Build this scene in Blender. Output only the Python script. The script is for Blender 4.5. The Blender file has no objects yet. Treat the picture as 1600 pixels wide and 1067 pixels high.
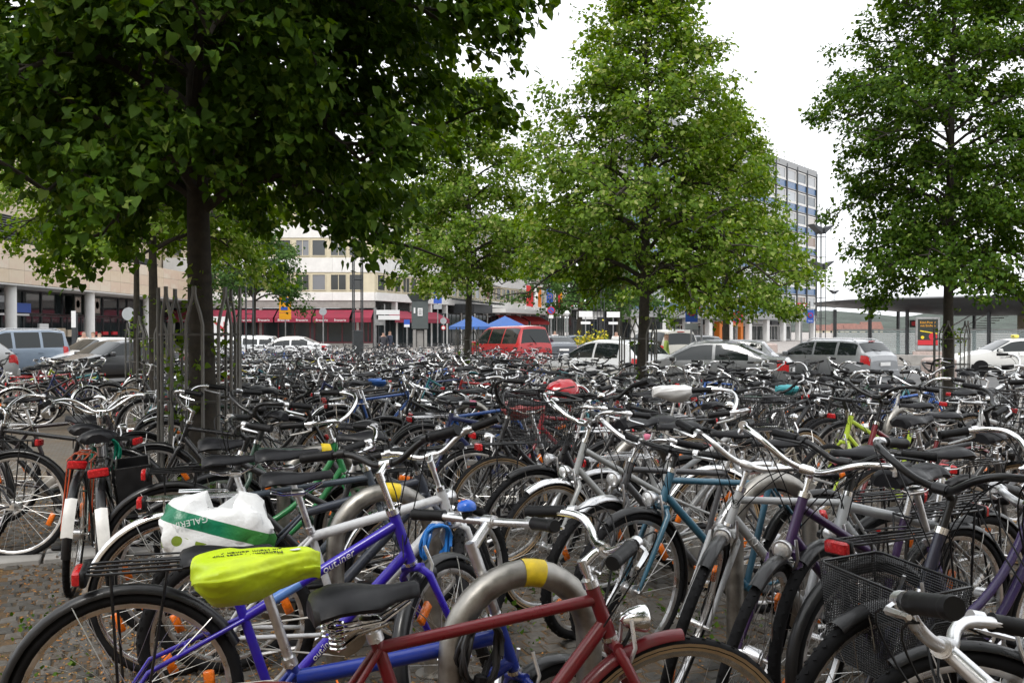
import bpy, bmesh, math, random
import numpy as np
from mathutils import Vector, Matrix, Quaternion
R_ = math.radians
SC = bpy.context.scene
COL = SC.collection

# ------------------------------------------------------------------ camera
H = 1.5                                   # eye height
FPX = 1450.0                              # focal length in px of a 1600 px wide frame
cam_d = bpy.data.cameras.new('camera'); cam = bpy.data.objects.new('camera', cam_d); COL.objects.link(cam)
cam_d.sensor_width = 36.0; cam_d.lens = 36.0 * FPX / 1600.0
cam_d.clip_start = 0.05; cam_d.clip_end = 6000.0
cam.location = (0, 0, H)
cam.rotation_euler = (R_(90) - math.atan(18.5 / FPX), 0, 0)
SC.camera = cam
cam_d.dof.use_dof = False

# ------------------------------------------------------------------ overcast sky, soft sun, exposure
world = bpy.data.worlds.new('World'); SC.world = world; world.use_nodes = True
wn = world.node_tree.nodes; wl = world.node_tree.links
for n in list(wn): wn.remove(n)
w_out = wn.new('ShaderNodeOutputWorld'); w_bg = wn.new('ShaderNodeBackground')
w_sky = wn.new('ShaderNodeTexSky'); w_sky.sky_type = 'NISHITA'; w_sky.sun_disc = False
SUN_EL, SUN_AZ = 52.0, 205.0             # azimuth: direction the light comes from, clockwise from +Y
w_sky.sun_elevation = R_(SUN_EL); w_sky.sun_rotation = R_(SUN_AZ)
w_sky.air_density = 1.0; w_sky.dust_density = 6.0; w_sky.ozone_density = 1.0
w_hs = wn.new('ShaderNodeHueSaturation'); w_hs.inputs['Saturation'].default_value = 0.12
w_mix = wn.new('ShaderNodeMix'); w_mix.data_type = 'RGBA'
w_mix.inputs[0].default_value = 0.72
w_mix.inputs[7].default_value = (20.5, 21.0, 21.6, 1)          # the even cloud deck
wl.new(w_sky.outputs[0], w_hs.inputs['Color']); wl.new(w_hs.outputs[0], w_mix.inputs[6])
wl.new(w_mix.outputs[2], w_bg.inputs['Color']); w_bg.inputs['Strength'].default_value = 0.085
wl.new(w_bg.outputs[0], w_out.inputs[0])
sun_d = bpy.data.lights.new('sun', 'SUN'); sun = bpy.data.objects.new('sun', sun_d); COL.objects.link(sun)
sun_d.energy = 1.5; sun_d.angle = R_(14); sun_d.color = (1.0, 0.96, 0.9)
az = R_(SUN_AZ); el = R_(SUN_EL)
sun_from = Vector((math.sin(az) * math.cos(el), math.cos(az) * math.cos(el), math.sin(el)))
sun.rotation_euler = (-sun_from).to_track_quat('-Z', 'Y').to_euler()
vs = SC.view_settings
vs.view_transform = 'Standard'; vs.look = 'None'; vs.gamma = 1.0; vs.use_curve_mapping = False
vs.exposure = 0.22
cy = SC.cycles
cy.max_bounces = 6; cy.diffuse_bounces = 3; cy.glossy_bounces = 3; cy.transmission_bounces = 4; cy.transparent_max_bounces = 12
cy.use_adaptive_sampling = True; cy.adaptive_threshold = 0.02
cy.caustics_reflective = False; cy.caustics_refractive = False
cy.use_denoising = True
cy.sample_clamp_indirect = 6.0

def gz(y):                                # the square falls gently away from the viewer
    return -0.28 * min(max((y - 6.0) / 21.5, 0.0), 1.0)
def at(px, py, Y):                        # world point seen at photo pixel (px, py) at depth Y
    return Vector(((px - 800) / FPX * Y, Y, H - (py - 515) / FPX * Y))
def xat(px, Y): return (px - 800) / FPX * Y
def pxof(X, Y): return 800 + FPX * X / Y

# ------------------------------------------------------------------ materials
MATS = {}
def new_mat(name):
    m = bpy.data.materials.new(name); m.use_nodes = True
    nt = m.node_tree
    b = nt.nodes['Principled BSDF']
    return m, nt, b
def N(nt, t): return nt.nodes.new(t)
def noise_fac(nt, scale, detail=4.0, rough=0.6, coord='Object'):
    tc = N(nt, 'ShaderNodeTexCoord'); nz = N(nt, 'ShaderNodeTexNoise')
    nz.inputs['Scale'].default_value = scale; nz.inputs['Detail'].default_value = detail; nz.inputs['Roughness'].default_value = rough
    nt.links.new(tc.outputs[coord], nz.inputs['Vector'])
    return nz.outputs['Fac']
def ramp(nt, fac, stops, interp='LINEAR'):
    r = N(nt, 'ShaderNodeValToRGB'); r.color_ramp.interpolation = interp
    els = r.color_ramp.elements
    while len(els) < len(stops): els.new(0.5)
    for e, (p, c) in zip(els, stops):
        e.position = p; e.color = (*c, 1) if len(c) == 3 else c
    nt.links.new(fac, r.inputs[0]); return r.outputs[0]
def add_bump(nt, b, fac, strength=0.3, dist=0.01):
    bp = N(nt, 'ShaderNodeBump'); bp.inputs['Strength'].default_value = strength; bp.inputs['Distance'].default_value = dist
    nt.links.new(fac, bp.inputs['Height']); nt.links.new(bp.outputs[0], b.inputs['Normal'])
def simple(name, col, rough=0.5, metal=0.0, var=0.0, scale=8.0, bump=0.0, coat=0.0, spec=0.5, coord='Object', bdist=0.004):
    if name in MATS: return MATS[name]
    m, nt, b = new_mat(name)
    b.inputs['Base Color'].default_value = (*col, 1); b.inputs['Roughness'].default_value = rough
    b.inputs['Metallic'].default_value = metal; b.inputs['Coat Weight'].default_value = coat
    b.inputs['Specular IOR Level'].default_value = spec
    if var > 0 or bump > 0:
        f = noise_fac(nt, scale, coord=coord)
        if var > 0:
            lo = tuple(max(0, c * (1 - var)) for c in col); hi = tuple(min(1, c * (1 + var)) for c in col)
            nt.links.new(ramp(nt, f, [(0.3, lo), (0.7, hi)]), b.inputs['Base Color'])
            rr = N(nt, 'ShaderNodeMapRange'); rr.inputs[1].default_value = 0.3; rr.inputs[2].default_value = 0.7
            rr.inputs[3].default_value = max(0.03, rough - 0.1); rr.inputs[4].default_value = min(1, rough + 0.15)
            nt.links.new(f, rr.inputs[0]); nt.links.new(rr.outputs[0], b.inputs['Roughness'])
        if bump > 0: add_bump(nt, b, f, bump, bdist)
    MATS[name] = m; return m
def paint_mat(name, rough=0.3, coat=0.6, metal=0.0, dirt=0.25):
    if name in MATS: return MATS[name]
    m, nt, b = new_mat(name)
    oi = N(nt, 'ShaderNodeObjectInfo')
    f = noise_fac(nt, 9.0, 6.0, 0.7)
    mx = N(nt, 'ShaderNodeMix'); mx.data_type = 'RGBA'
    mr = N(nt, 'ShaderNodeMapRange'); mr.inputs[1].default_value = 0.52; mr.inputs[2].default_value = 0.78; mr.inputs[4].default_value = dirt
    nt.links.new(f, mr.inputs[0]); nt.links.new(mr.outputs[0], mx.inputs[0])
    nt.links.new(oi.outputs['Color'], mx.inputs[6]); mx.inputs[7].default_value = (0.045, 0.038, 0.03, 1)
    nt.links.new(mx.outputs[2], b.inputs['Base Color'])
    rr = N(nt, 'ShaderNodeMapRange'); rr.inputs[1].default_value = 0.35; rr.inputs[2].default_value = 0.75
    rr.inputs[3].default_value = rough; rr.inputs[4].default_value = min(1, rough + 0.3)
    nt.links.new(f, rr.inputs[0]); nt.links.new(rr.outputs[0], b.inputs['Roughness'])
    b.inputs['Coat Weight'].default_value = coat; b.inputs['Coat Roughness'].default_value = 0.12; b.inputs['Metallic'].default_value = metal
    MATS[name] = m; return m
paint_mat('bike_paint', 0.24, 0.4, dirt=.5); paint_mat('car_paint', 0.28, 1.0, 0.25, 0.06); paint_mat('flat_colour', 0.6, 0.0, 0.0, 0.12)
simple('rubber', (0.009, 0.009, 0.010), 0.78, var=0.5, scale=14, spec=0.2)
simple('rubber_tan', (0.32, 0.22, 0.12), 0.75, var=0.25, scale=14)
simple('black_plastic', (0.010, 0.010, 0.011), 0.45, var=0.3, scale=20, spec=0.22)
simple('black_metal', (0.010, 0.010, 0.011), 0.33, var=0.3, scale=16, coat=0.2, spec=0.4)
simple('leather', (0.010, 0.010, 0.012), 0.40, var=0.35, scale=30, bump=0.08, bdist=0.001, spec=0.26)
simple('chrome', (0.86, 0.86, 0.87), 0.13, 1.0, var=0.18, scale=22)
simple('aluminium', (0.74, 0.74, 0.75), 0.30, 1.0, var=0.15, scale=18)
simple('spoke_steel', (0.55, 0.54, 0.52), 0.35, 1.0)
simple('worn_steel', (0.36, 0.34, 0.31), 0.42, 1.0, var=0.3, scale=9)
simple('stand_steel', (0.34, 0.325, 0.30), 0.42, 1.0, var=0.38, scale=11, bump=0.08)
simple('orange_reflector', (0.85, 0.18, 0.01), 0.25, spec=0.7, var=0.2, scale=60)
simple('red_reflector', (0.45, 0.012, 0.015), 0.2, spec=0.7, var=0.3, scale=60)
simple('lamp_lens', (0.92, 0.94, 0.95), 0.10, 0.6, var=0.25, scale=120, spec=0.8)
simple('white_enamel', (0.72, 0.71, 0.68), 0.35, var=0.12, scale=15, coat=0.3)
simple('yellow_tape', (0.75, 0.55, 0.02), 0.45, var=0.2, scale=30)
simple('pink_tape', (0.62, 0.16, 0.26), 0.45, var=0.2, scale=30)
simple('blue_plastic', (0.02, 0.13, 0.62), 0.3, coat=0.4)
simple('bark', (0.045, 0.038, 0.030), 0.9, var=0.45, scale=14, bump=0.6, bdist=0.012)
simple('zinc', (0.34, 0.34, 0.34), 0.5, 0.9, var=0.2, scale=6)
simple('dark_steel', (0.06, 0.065, 0.07), 0.45, 0.4, var=0.25, scale=5)
simple('white_paint', (0.74, 0.73, 0.71), 0.55, var=0.08, scale=1.5, coord='Object')
simple('cream', (0.60, 0.54, 0.40), 0.6, var=0.08, scale=2)
simple('window_glass', (0.025, 0.032, 0.035), 0.06, 0.0, spec=0.45)
simple('car_glass', (0.012, 0.016, 0.017), 0.04, 0.0, spec=0.5)
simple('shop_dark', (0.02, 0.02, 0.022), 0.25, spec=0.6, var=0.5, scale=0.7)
simple('concrete', (0.30, 0.29, 0.275), 0.85, var=0.18, scale=3, bump=0.15)
simple('asphalt', (0.10, 0.10, 0.10), 0.9, var=0.2, scale=1.2, bump=0.25)
simple('awning_cloth', (0.24, 0.025, 0.05), 0.85, var=0.15, scale=2)
simple('red_cloth', (0.55, 0.03, 0.035), 0.8, var=0.12, scale=2)
simple('parasol_blue', (0.05, 0.12, 0.34), 0.85, var=0.12, scale=2)
simple('skin', (0.5, 0.3, 0.22), 0.6)
simple('sign_yellow', (0.8, 0.36, 0.01), 0.5); simple('sign_blue', (0.03, 0.10, 0.45), 0.5); simple('sign_red', (0.5, 0.02, 0.03), 0.5)
simple('sign_white', (0.78, 0.78, 0.78), 0.5, var=0.05, scale=4); simple('sign_back', (0.42, 0.44, 0.46), 0.5, 0.6, var=0.1, scale=4)
simple('ink', (0.02, 0.025, 0.02), 0.6); simple('letter_white', (0.8, 0.8, 0.8), 0.5); simple('letter_green', (0.0, 0.18, 0.09), 0.5)
def M(name): return MATS[name]

# ------------------------------------------------------------------ mesh builder
class MB:
    def __init__(s): s.v = []; s.f = []; s.m = []; s.mats = []
    def mi(s, mat):
        if mat not in s.mats: s.mats.append(mat)
        return s.mats.index(mat)
    def add(s, verts, faces, mat):
        o = len(s.v); k = s.mi(mat)
        s.v.extend([tuple(p) for p in verts])
        for f in faces: s.f.append(tuple(i + o for i in f)); s.m.append(k)
        return s
    def merge(s, other, mtx=None, remap=None):
        o = len(s.v)
        s.v.extend([tuple(mtx @ Vector(p)) for p in other.v] if mtx is not None else other.v)
        ks = [s.mi((remap or {}).get(n, n)) for n in other.mats]
        for f, k in zip(other.f, other.m): s.f.append(tuple(i + o for i in f)); s.m.append(ks[k])
        return s
    def box(s, c, size, mat, rot=None):
        x, y, z = (d / 2 for d in size); c = Vector(c)
        vs_ = [Vector((sx * x, sy * y, sz * z)) for sx in (-1, 1) for sy in (-1, 1) for sz in (-1, 1)]
        if rot is not None: vs_ = [rot @ p for p in vs_]
        return s.add([p + c for p in vs_], [(0, 1, 3, 2), (4, 6, 7, 5), (0, 4, 5, 1), (2, 3, 7, 6), (0, 2, 6, 4), (1, 5, 7, 3)], mat)
    def bbox(s, c, size, mat, bev=0.01, rot=None):          # box with chamfered vertical and horizontal edges
        x, y, z = (d / 2 for d in size); b = min(bev, x * .45, y * .45, z * .45); c = Vector(c)
        ring = lambda dx, dy: [(-dx + b, -dy), (dx - b, -dy), (dx, -dy + b), (dx, dy - b), (dx - b, dy), (-dx + b, dy), (-dx, dy - b), (-dx, -dy + b)]
        P = []
        for zz, k in ((-z, b), (-z + b, 0), (z - b, 0), (z, b)):
            P += [Vector((px, py, zz)) for px, py in ring(x - k, y - k)]
        if rot is not None: P = [rot @ p for p in P]
        F = [tuple(reversed(range(8)))]
        for r in range(3):
            for i in range(8): F.append((r * 8 + i, r * 8 + (i + 1) % 8, r * 8 + 8 + (i + 1) % 8, r * 8 + 8 + i))
        F.append(tuple(range(24, 32)))
        return s.add([p + c for p in P], F, mat)
    def tube(s, pts, r, mat, n=8, closed=False, cap=True, squash=None):
        pts = [Vector(p) for p in pts]; L = len(pts)
        rs = r if isinstance(r, (list, tuple)) else [r] * L
        tang = []
        for i in range(L):
            if closed: t = pts[(i + 1) % L] - pts[i - 1]
            else: t = pts[min(i + 1, L - 1)] - pts[max(i - 1, 0)]
            tang.append(t.normalized() if t.length > 1e-9 else Vector((0, 0, 1)))
        ref = Vector((0, 0, 1)) if abs(tang[0].z) < 0.9 else Vector((1, 0, 0))
        nrm = (ref - tang[0] * ref.dot(tang[0])).normalized()
        V = []; 
        for i in range(L):
            nrm = nrm - tang[i] * nrm.dot(tang[i])
            nrm = nrm.normalized() if nrm.length > 1e-6 else tang[i].orthogonal().normalized()
            bi = tang[i].cross(nrm)
            for k in range(n):
                a = 2 * math.pi * k / n
                ca, sa = math.cos(a), math.sin(a)
                if squash: sa *= squash
                V.append(pts[i] + (nrm * ca + bi * sa) * rs[i])
        F = []
        for i in range(L if closed else L - 1):
            j = (i + 1) % L
            for k in range(n):
                F.append((i * n + k, i * n + (k + 1) % n, j * n + (k + 1) % n, j * n + k))
        if cap and not closed:
            F.append(tuple(reversed(range(n)))); F.append(tuple((L - 1) * n + k for k in range(n)))
        return s.add(V, F, mat)
    def lathe(s, prof, mat, n=16, org=(0, 0, 0), axis='z', mtx=None, arc=None):
        V = []; F = []
        for (r, h) in prof:
            for k in range(n):
                a = 2 * math.pi * k / n
                p = (r * math.cos(a), r * math.sin(a), h)
                if axis == 'y': p = (p[0], p[2], p[1])
                elif axis == 'x': p = (p[2], p[0], p[1])
                V.append(Vector(p) + Vector(org))
        if mtx is not None: V = [mtx @ p for p in V]
        L = len(prof)
        for i in range(L - 1):
            for k in range(n):
                F.append((i * n + k, i * n + (k + 1) % n, (i + 1) * n + (k + 1) % n, (i + 1) * n + k))
        if prof[0][0] > 1e-6: F.append(tuple(reversed(range(n))))
        if prof[-1][0] > 1e-6: F.append(tuple((L - 1) * n + k for k in range(n)))
        return s.add(V, F, mat)
    def ring(s, R, prof, mat, n=40, a0=0.0, a1=None):      # sweep a closed (dr, y) profile round the y axis
        closed = a1 is None; m = n if closed else n + 1; P = len(prof); V = []; F = []
        for i in range(m):
            a = 2 * math.pi * i / n if closed else a0 + (a1 - a0) * i / n
            for dr, y in prof: V.append(((R + dr) * math.cos(a), y, (R + dr) * math.sin(a)))
        for i in range(n):
            j = (i + 1) % m
            for k in range(P): F.append((i * P + k, i * P + (k + 1) % P, j * P + (k + 1) % P, j * P + k))
        if not closed: F.append(tuple(range(P))); F.append(tuple(reversed(range(n * P, n * P + P))))
        return s.add(V, F, mat)
    def grid(s, rows, mat, close_v=False):                 # rows: list of equal-length point lists
        n = len(rows[0]); V = [p for r in rows for p in r]; F = []
        for i in range(len(rows) - 1):
            for k in range(n if close_v else n - 1):
                F.append((i * n + k, i * n + (k + 1) % n, (i + 1) * n + (k + 1) % n, (i + 1) * n + k))
        return s.add(V, F, mat)
    def mesh(s, name, smooth=40):
        me = bpy.data.meshes.new(name)
        me.from_pydata(s.v, [], s.f)
        for n in s.mats: me.materials.append(M(n))
        me.polygons.foreach_set('material_index', s.m)
        if smooth:
            me.polygons.foreach_set('use_smooth', [True] * len(s.f))
            try: me.set_sharp_from_angle(angle=R_(smooth))
            except Exception: pass
        me.update(); return me

def link(name, data, parent=None, mtx=None, color=None):
    o = bpy.data.objects.new(name, data); COL.objects.link(o)
    if parent is not None: o.parent = parent
    if mtx is not None: o.matrix_basis = mtx
    if color is not None: o.color = (*color, 1) if len(color) == 3 else color
    return o
def tag(o, label=None, cat=None, group=None, kind=None):
    if label: o['label'] = label
    if cat: o['category'] = cat
    if group: o['group'] = group
    if kind: o['kind'] = kind
    return o
def part(name, mb, parent=None, mtx=None, color=None, smooth=40):
    return link(name, mb.mesh(name, smooth), parent, mtx, color)
def empty(name, loc, rz=0.0, label=None, cat=None, group=None):
    o = link(name, None); o.location = loc; o.rotation_euler = (0, 0, rz); o.empty_display_size = 0.2
    return tag(o, label, cat, group)
def copy_tree(o, parent=None):
    c = o.copy(); COL.objects.link(c)
    if parent is not None: c.parent = parent
    for ch in list(o.children): copy_tree(ch, c)
    return c
def text_mb(txt, size, mat, depth=0.002, shear=0.0, align='CENTER'):
    cu = bpy.data.curves.new('lettering', 'FONT'); cu.body = txt; cu.size = size; cu.extrude = depth; cu.shear = shear
    cu.align_x = align; cu.align_y = 'CENTER'; cu.resolution_u = 3
    ob = bpy.data.objects.new('lettering', cu)
    me = bpy.data.meshes.new_from_object(ob)
    mb = MB(); mb.add([tuple(v.co) for v in me.vertices], [tuple(p.vertices) for p in me.polygons], mat)
    bpy.data.objects.remove(ob); bpy.data.curves.remove(cu); bpy.data.meshes.remove(me)
    return mb
def basis(x, y, z, o): # matrix from axes
    m = Matrix((x, y, z)).transposed().to_4x4(); m.translation = Vector(o); return m
def fast_mesh(name, verts, faces_n, loops, mat, smooth=True):
    # verts (N,3) array, faces_n list of loop counts (array), loops flat index array
    me = bpy.data.meshes.new(name)
    me.vertices.add(len(verts)); me.vertices.foreach_set('co', np.asarray(verts, dtype=np.float32).ravel())
    me.loops.add(len(loops)); me.loops.foreach_set('vertex_index', np.asarray(loops, dtype=np.int32))
    fn = np.asarray(faces_n, dtype=np.int32); st = np.concatenate(([0], np.cumsum(fn)[:-1])).astype(np.int32)
    me.polygons.add(len(fn)); me.polygons.foreach_set('loop_start', st)
    try: me.polygons.foreach_set('loop_total', fn)
    except Exception: pass
    me.polygons.foreach_set('use_smooth', np.full(len(fn), smooth))
    me.materials.append(M(mat)); me.update(calc_edges=True); me.validate()
    return me
# ================================================================== SETTING
rnd = random.Random(7)
U = Vector((0.92, 0.392, 0)).normalized()        # bicycles stand along U
V = Vector((-U.y, U.x, 0))                        # rows run along V
HOOP0 = Vector((0.03, 2.62, 0))

def ground_mats():
    # soil and litter between the setts
    m, nt, b = new_mat('sett_joint')
    f = noise_fac(nt, 2.2, 8, 0.7, 'Object'); g = noise_fac(nt, 60, 3, 0.6, 'Object')
    a = N(nt, 'ShaderNodeMath'); a.operation = 'MULTIPLY_ADD'; nt.links.new(f, a.inputs[0]); a.inputs[1].default_value = 0.6; 
    mm = N(nt, 'ShaderNodeMath'); mm.operation = 'MULTIPLY'; nt.links.new(g, mm.inputs[0]); mm.inputs[1].default_value = 0.4; nt.links.new(mm.outputs[0], a.inputs[2])
    nt.links.new(ramp(nt, a.outputs[0], [(0.3, (0.03, 0.027, 0.02)), (0.46, (0.06, 0.045, 0.028)), (0.58, (0.13, 0.072, 0.026)), (0.72, (0.06, 0.055, 0.04))]), b.inputs['Base Color'])
    b.inputs['Roughness'].default_value = 0.95; add_bump(nt, b, g, 0.6, 0.01); MATS['sett_joint'] = m
    # paving: setts drawn by a brick node, only where they are too far to tell apart
    m, nt, b = new_mat('far_setts')
    tc = N(nt, 'ShaderNodeTexCoord'); mp = N(nt, 'ShaderNodeMapping'); mp.inputs['Rotation'].default_value = (0, 0, -math.atan2(U.y, U.x))
    nt.links.new(tc.outputs['Object'], mp.inputs[0])
    br = N(nt, 'ShaderNodeTexBrick'); br.inputs['Scale'].default_value = 1.0; br.inputs['Brick Width'].default_value = 0.095; br.inputs['Row Height'].default_value = 0.095
    br.inputs['Mortar Size'].default_value = 0.009; br.inputs['Color1'].default_value = (0.09, 0.082, 0.072, 1); br.inputs['Color2'].default_value = (0.135, 0.122, 0.11, 1); br.inputs['Mortar'].default_value = (0.10, 0.075, 0.045, 1)
    nt.links.new(mp.outputs[0], br.inputs[0])
    f = noise_fac(nt, 1.1, 8, 0.72, 'Object'); mx = N(nt, 'ShaderNodeMix'); mx.data_type = 'RGBA'
    mr = N(nt, 'ShaderNodeMapRange'); mr.inputs[1].default_value = 0.45; mr.inputs[2].default_value = 0.62; mr.inputs[4].default_value = 0.8; nt.links.new(f, mr.inputs[0])
    nt.links.new(mr.outputs[0], mx.inputs[0]); nt.links.new(br.outputs[0], mx.inputs[6]); mx.inputs[7].default_value = (0.13, 0.085, 0.045, 1)
    nt.links.new(mx.outputs[2], b.inputs['Base Color']); b.inputs['Roughness'].default_value = 0.9; add_bump(nt, b, br.outputs['Fac'], -0.4, 0.006); MATS['far_setts'] = m
    # plaza paving
    m, nt, b = new_mat('plaza')
    tc = N(nt, 'ShaderNodeTexCoord')
    br = N(nt, 'ShaderNodeTexBrick'); br.inputs['Scale'].default_value = 1.0; br.inputs['Brick Width'].default_value = 0.6; br.inputs['Row Height'].default_value = 0.4
    br.inputs['Mortar Size'].default_value = 0.012; br.inputs['Color1'].default_value = (0.36, 0.33, 0.31, 1); br.inputs['Color2'].default_value = (0.42, 0.385, 0.36, 1); br.inputs['Mortar'].default_value = (0.2, 0.18, 0.165, 1)
    nt.links.new(tc.outputs['Object'], br.inputs[0])
    f = noise_fac(nt, 0.35, 7, 0.7, 'Object'); mx = N(nt, 'ShaderNodeMix'); mx.data_type = 'RGBA'; mx.blend_type = 'MULTIPLY'; mx.inputs[0].default_value = 0.6
    nt.links.new(br.outputs[0], mx.inputs[6]); nt.links.new(ramp(nt, f, [(0.3, (0.6, 0.6, 0.6)), (0.65, (1, 1, 1))]), mx.inputs[7])
    nt.links.new(mx.outputs[2], b.inputs['Base Color']); b.inputs['Roughness'].default_value = 0.85; MATS['plaza'] = m
    # one stone of the paving
    m, nt, b = new_mat('sett_stone')
    ge = N(nt, 'ShaderNodeNewGeometry'); oi = N(nt, 'ShaderNodeObjectInfo')
    ad = N(nt, 'ShaderNodeMath'); ad.operation = 'ADD'; nt.links.new(ge.outputs['Random Per Island'], ad.inputs[0]); nt.links.new(oi.outputs['Random'], ad.inputs[1])
    fr = N(nt, 'ShaderNodeMath'); fr.operation = 'FRACT'; nt.links.new(ad.outputs[0], fr.inputs[0])
    c1 = ramp(nt, fr.outputs[0], [(0.0, (0.065, 0.062, 0.056)), (0.35, (0.10, 0.092, 0.08)), (0.7, (0.135, 0.125, 0.112)), (1.0, (0.09, 0.072, 0.055))])
    f = noise_fac(nt, 30, 6, 0.7, 'Object'); mx = N(nt, 'ShaderNodeMix'); mx.data_type = 'RGBA'; mx.blend_type = 'MULTIPLY'; mx.inputs[0].default_value = 0.8
    nt.links.new(c1, mx.inputs[6]); nt.links.new(ramp(nt, f, [(0.3, (0.55, 0.52, 0.48)), (0.65, (1, 1, 1))]), mx.inputs[7])
    nt.links.new(mx.outputs[2], b.inputs['Base Color']); b.inputs['Roughness'].default_value = 0.8; add_bump(nt, b, f, 0.4, 0.004); MATS['sett_stone'] = m
    m, nt, b = new_mat('litter_leaf')
    ge = N(nt, 'ShaderNodeNewGeometry')
    nt.links.new(ramp(nt, ge.outputs['Random Per Island'], [(0.0, (0.20, 0.085, 0.02)), (0.4, (0.34, 0.14, 0.03)), (0.75, (0.42, 0.22, 0.07)), (1.0, (0.22, 0.17, 0.06))]), b.inputs['Base Color'])
    b.inputs['Roughness'].default_value = 0.9; MATS['litter_leaf'] = m
    # sandstone panels
    m, nt, b = new_mat('sandstone')
    oi = N(nt, 'ShaderNodeObjectInfo'); f = noise_fac(nt, 0.9, 6, 0.65, 'Object')
    ad = N(nt, 'ShaderNodeMath'); ad.operation = 'MULTIPLY_ADD'; nt.links.new(oi.outputs['Random'], ad.inputs[0]); ad.inputs[1].default_value = 0.55; nt.links.new(f, ad.inputs[2])
    nt.links.new(ramp(nt, ad.outputs[0], [(0.35, (0.60, 0.47, 0.33)), (0.6, (0.66, 0.55, 0.42)), (0.85, (0.64, 0.49, 0.38)), (1.05, (0.68, 0.59, 0.48))]), b.inputs['Base Color'])
    b.inputs['Roughness'].default_value = 0.7; add_bump(nt, b, f, 0.1, 0.01); MATS['sandstone'] = m
    # frosted stripes printed on clear panes
    m, nt, b = new_mat('striped_glass')
    tc = N(nt, 'ShaderNodeTexCoord'); sp = N(nt, 'ShaderNodeSeparateXYZ'); nt.links.new(tc.outputs['Object'], sp.inputs[0])
    md = N(nt, 'ShaderNodeMath'); md.operation = 'MULTIPLY'; md.inputs[1].default_value = 7.5; nt.links.new(sp.outputs['Z'], md.inputs[0])
    fr = N(nt, 'ShaderNodeMath'); fr.operation = 'FRACT'; nt.links.new(md.outputs[0], fr.inputs[0])
    gt = N(nt, 'ShaderNodeMath'); gt.operation = 'GREATER_THAN'; gt.inputs[1].default_value = 0.42; nt.links.new(fr.outputs[0], gt.inputs[0])
    ml = N(nt, 'ShaderNodeMath'); ml.operation = 'MULTIPLY'; ml.inputs[1].default_value = 0.62; nt.links.new(gt.outputs[0], ml.inputs[0])
    ad = N(nt, 'ShaderNodeMath'); ad.operation = 'ADD'; ad.inputs[1].default_value = 0.22; nt.links.new(ml.outputs[0], ad.inputs[0])
    nt.links.new(ad.outputs[0], b.inputs['Alpha']); b.inputs['Base Color'].default_value = (0.42, 0.50, 0.50, 1); b.inputs['Roughness'].default_value = 0.25; MATS['striped_glass'] = m
    m, nt, b = new_mat('clear_glass'); b.inputs['Alpha'].default_value = 0.28; b.inputs['Base Color'].default_value = (0.14, 0.18, 0.18, 1); b.inputs['Roughness'].default_value = 0.05; MATS['clear_glass'] = m
    m, nt, b = new_mat('blind_glass')     # windows with curtains and blinds behind the pane
    oi = N(nt, 'ShaderNodeObjectInfo')
    nt.links.new(ramp(nt, oi.outputs['Random'], [(0.0, (0.035, 0.042, 0.045)), (0.4, (0.05, 0.058, 0.062)), (0.5, (0.20, 0.21, 0.23)), (0.62, (0.10, 0.11, 0.115)), (0.8, (0.04, 0.05, 0.05))], 'CONSTANT'), b.inputs['Base Color'])
    b.inputs['Roughness'].default_value = 0.12; b.inputs['Specular IOR Level'].default_value = 0.9; MATS['blind_glass'] = m
    m, nt, b = new_mat('office_glass')
    oi = N(nt, 'ShaderNodeObjectInfo')
    nt.links.new(ramp(nt, oi.outputs['Random'], [(0.0, (0.34, 0.35, 0.36)), (0.40, (0.42, 0.38, 0.35)), (0.52, (0.20, 0.12, 0.08)), (0.6, (0.12, 0.14, 0.16)), (0.8, (0.40, 0.43, 0.46))], 'CONSTANT'), b.inputs['Base Color'])
    b.inputs['Roughness'].default_value = 0.15; b.inputs['Specular IOR Level'].default_value = 0.9; MATS['office_glass'] = m
    simple('spandrel_blue', (0.055, 0.13, 0.27), 0.3, var=0.12, scale=0.6, coat=0.3)
    simple('sandstone_plain', (0.6, 0.5, 0.38), 0.75, var=0.1, scale=0.8)
    simple('burgundy', (0.10, 0.012, 0.02), 0.4, var=0.3, scale=1.0)
    simple('orange_paint', (0.65, 0.18, 0.02), 0.5)
    simple('roof_tile', (0.20, 0.10, 0.08), 0.85, var=0.25, scale=0.8)
    simple('hill_wood', (0.05, 0.064, 0.052), 1.0, var=0.5, scale=0.05, bump=0.8, bdist=6.0)
    simple('granite', (0.42, 0.34, 0.31), 0.8, var=0.2, scale=8, bump=0.2)
ground_mats()

def sheet(name, x0, x1, ys, mat, lift, kind='structure', label=None, cat=None):
    mb = MB(); rows = [[(x0, y, gz(y) + lift), (x1, y, gz(y) + lift)] for y in ys]
    mb.grid(rows, mat); o = part(name, mb, smooth=0)
    # faces up
    tag(o, label, cat, None, kind); return o
gr = sheet('ground', -900, 900, [-60, 6, 27.5, 3000], 'plaza', -0.012)
road = sheet('road', -120, -6.0, [31.0, 62.0], 'asphalt', -0.006)
road2 = sheet('road', 1.8, 90, [18.2, 27.5, 46.0], 'asphalt', -0.006)
# the bicycle park is paved with small setts
pav = sheet('pavement', -26, 11.5, [-12, 6, 18.1], 'far_setts', 0.0)
pav_far = sheet('pavement', -26, 3.6, [18.104, 27.5, 30.9], 'far_setts', 0.0)
pav_back = sheet('pavement', -5.9, 1.7, [30.91, 58], 'far_setts', 0.0)
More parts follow.
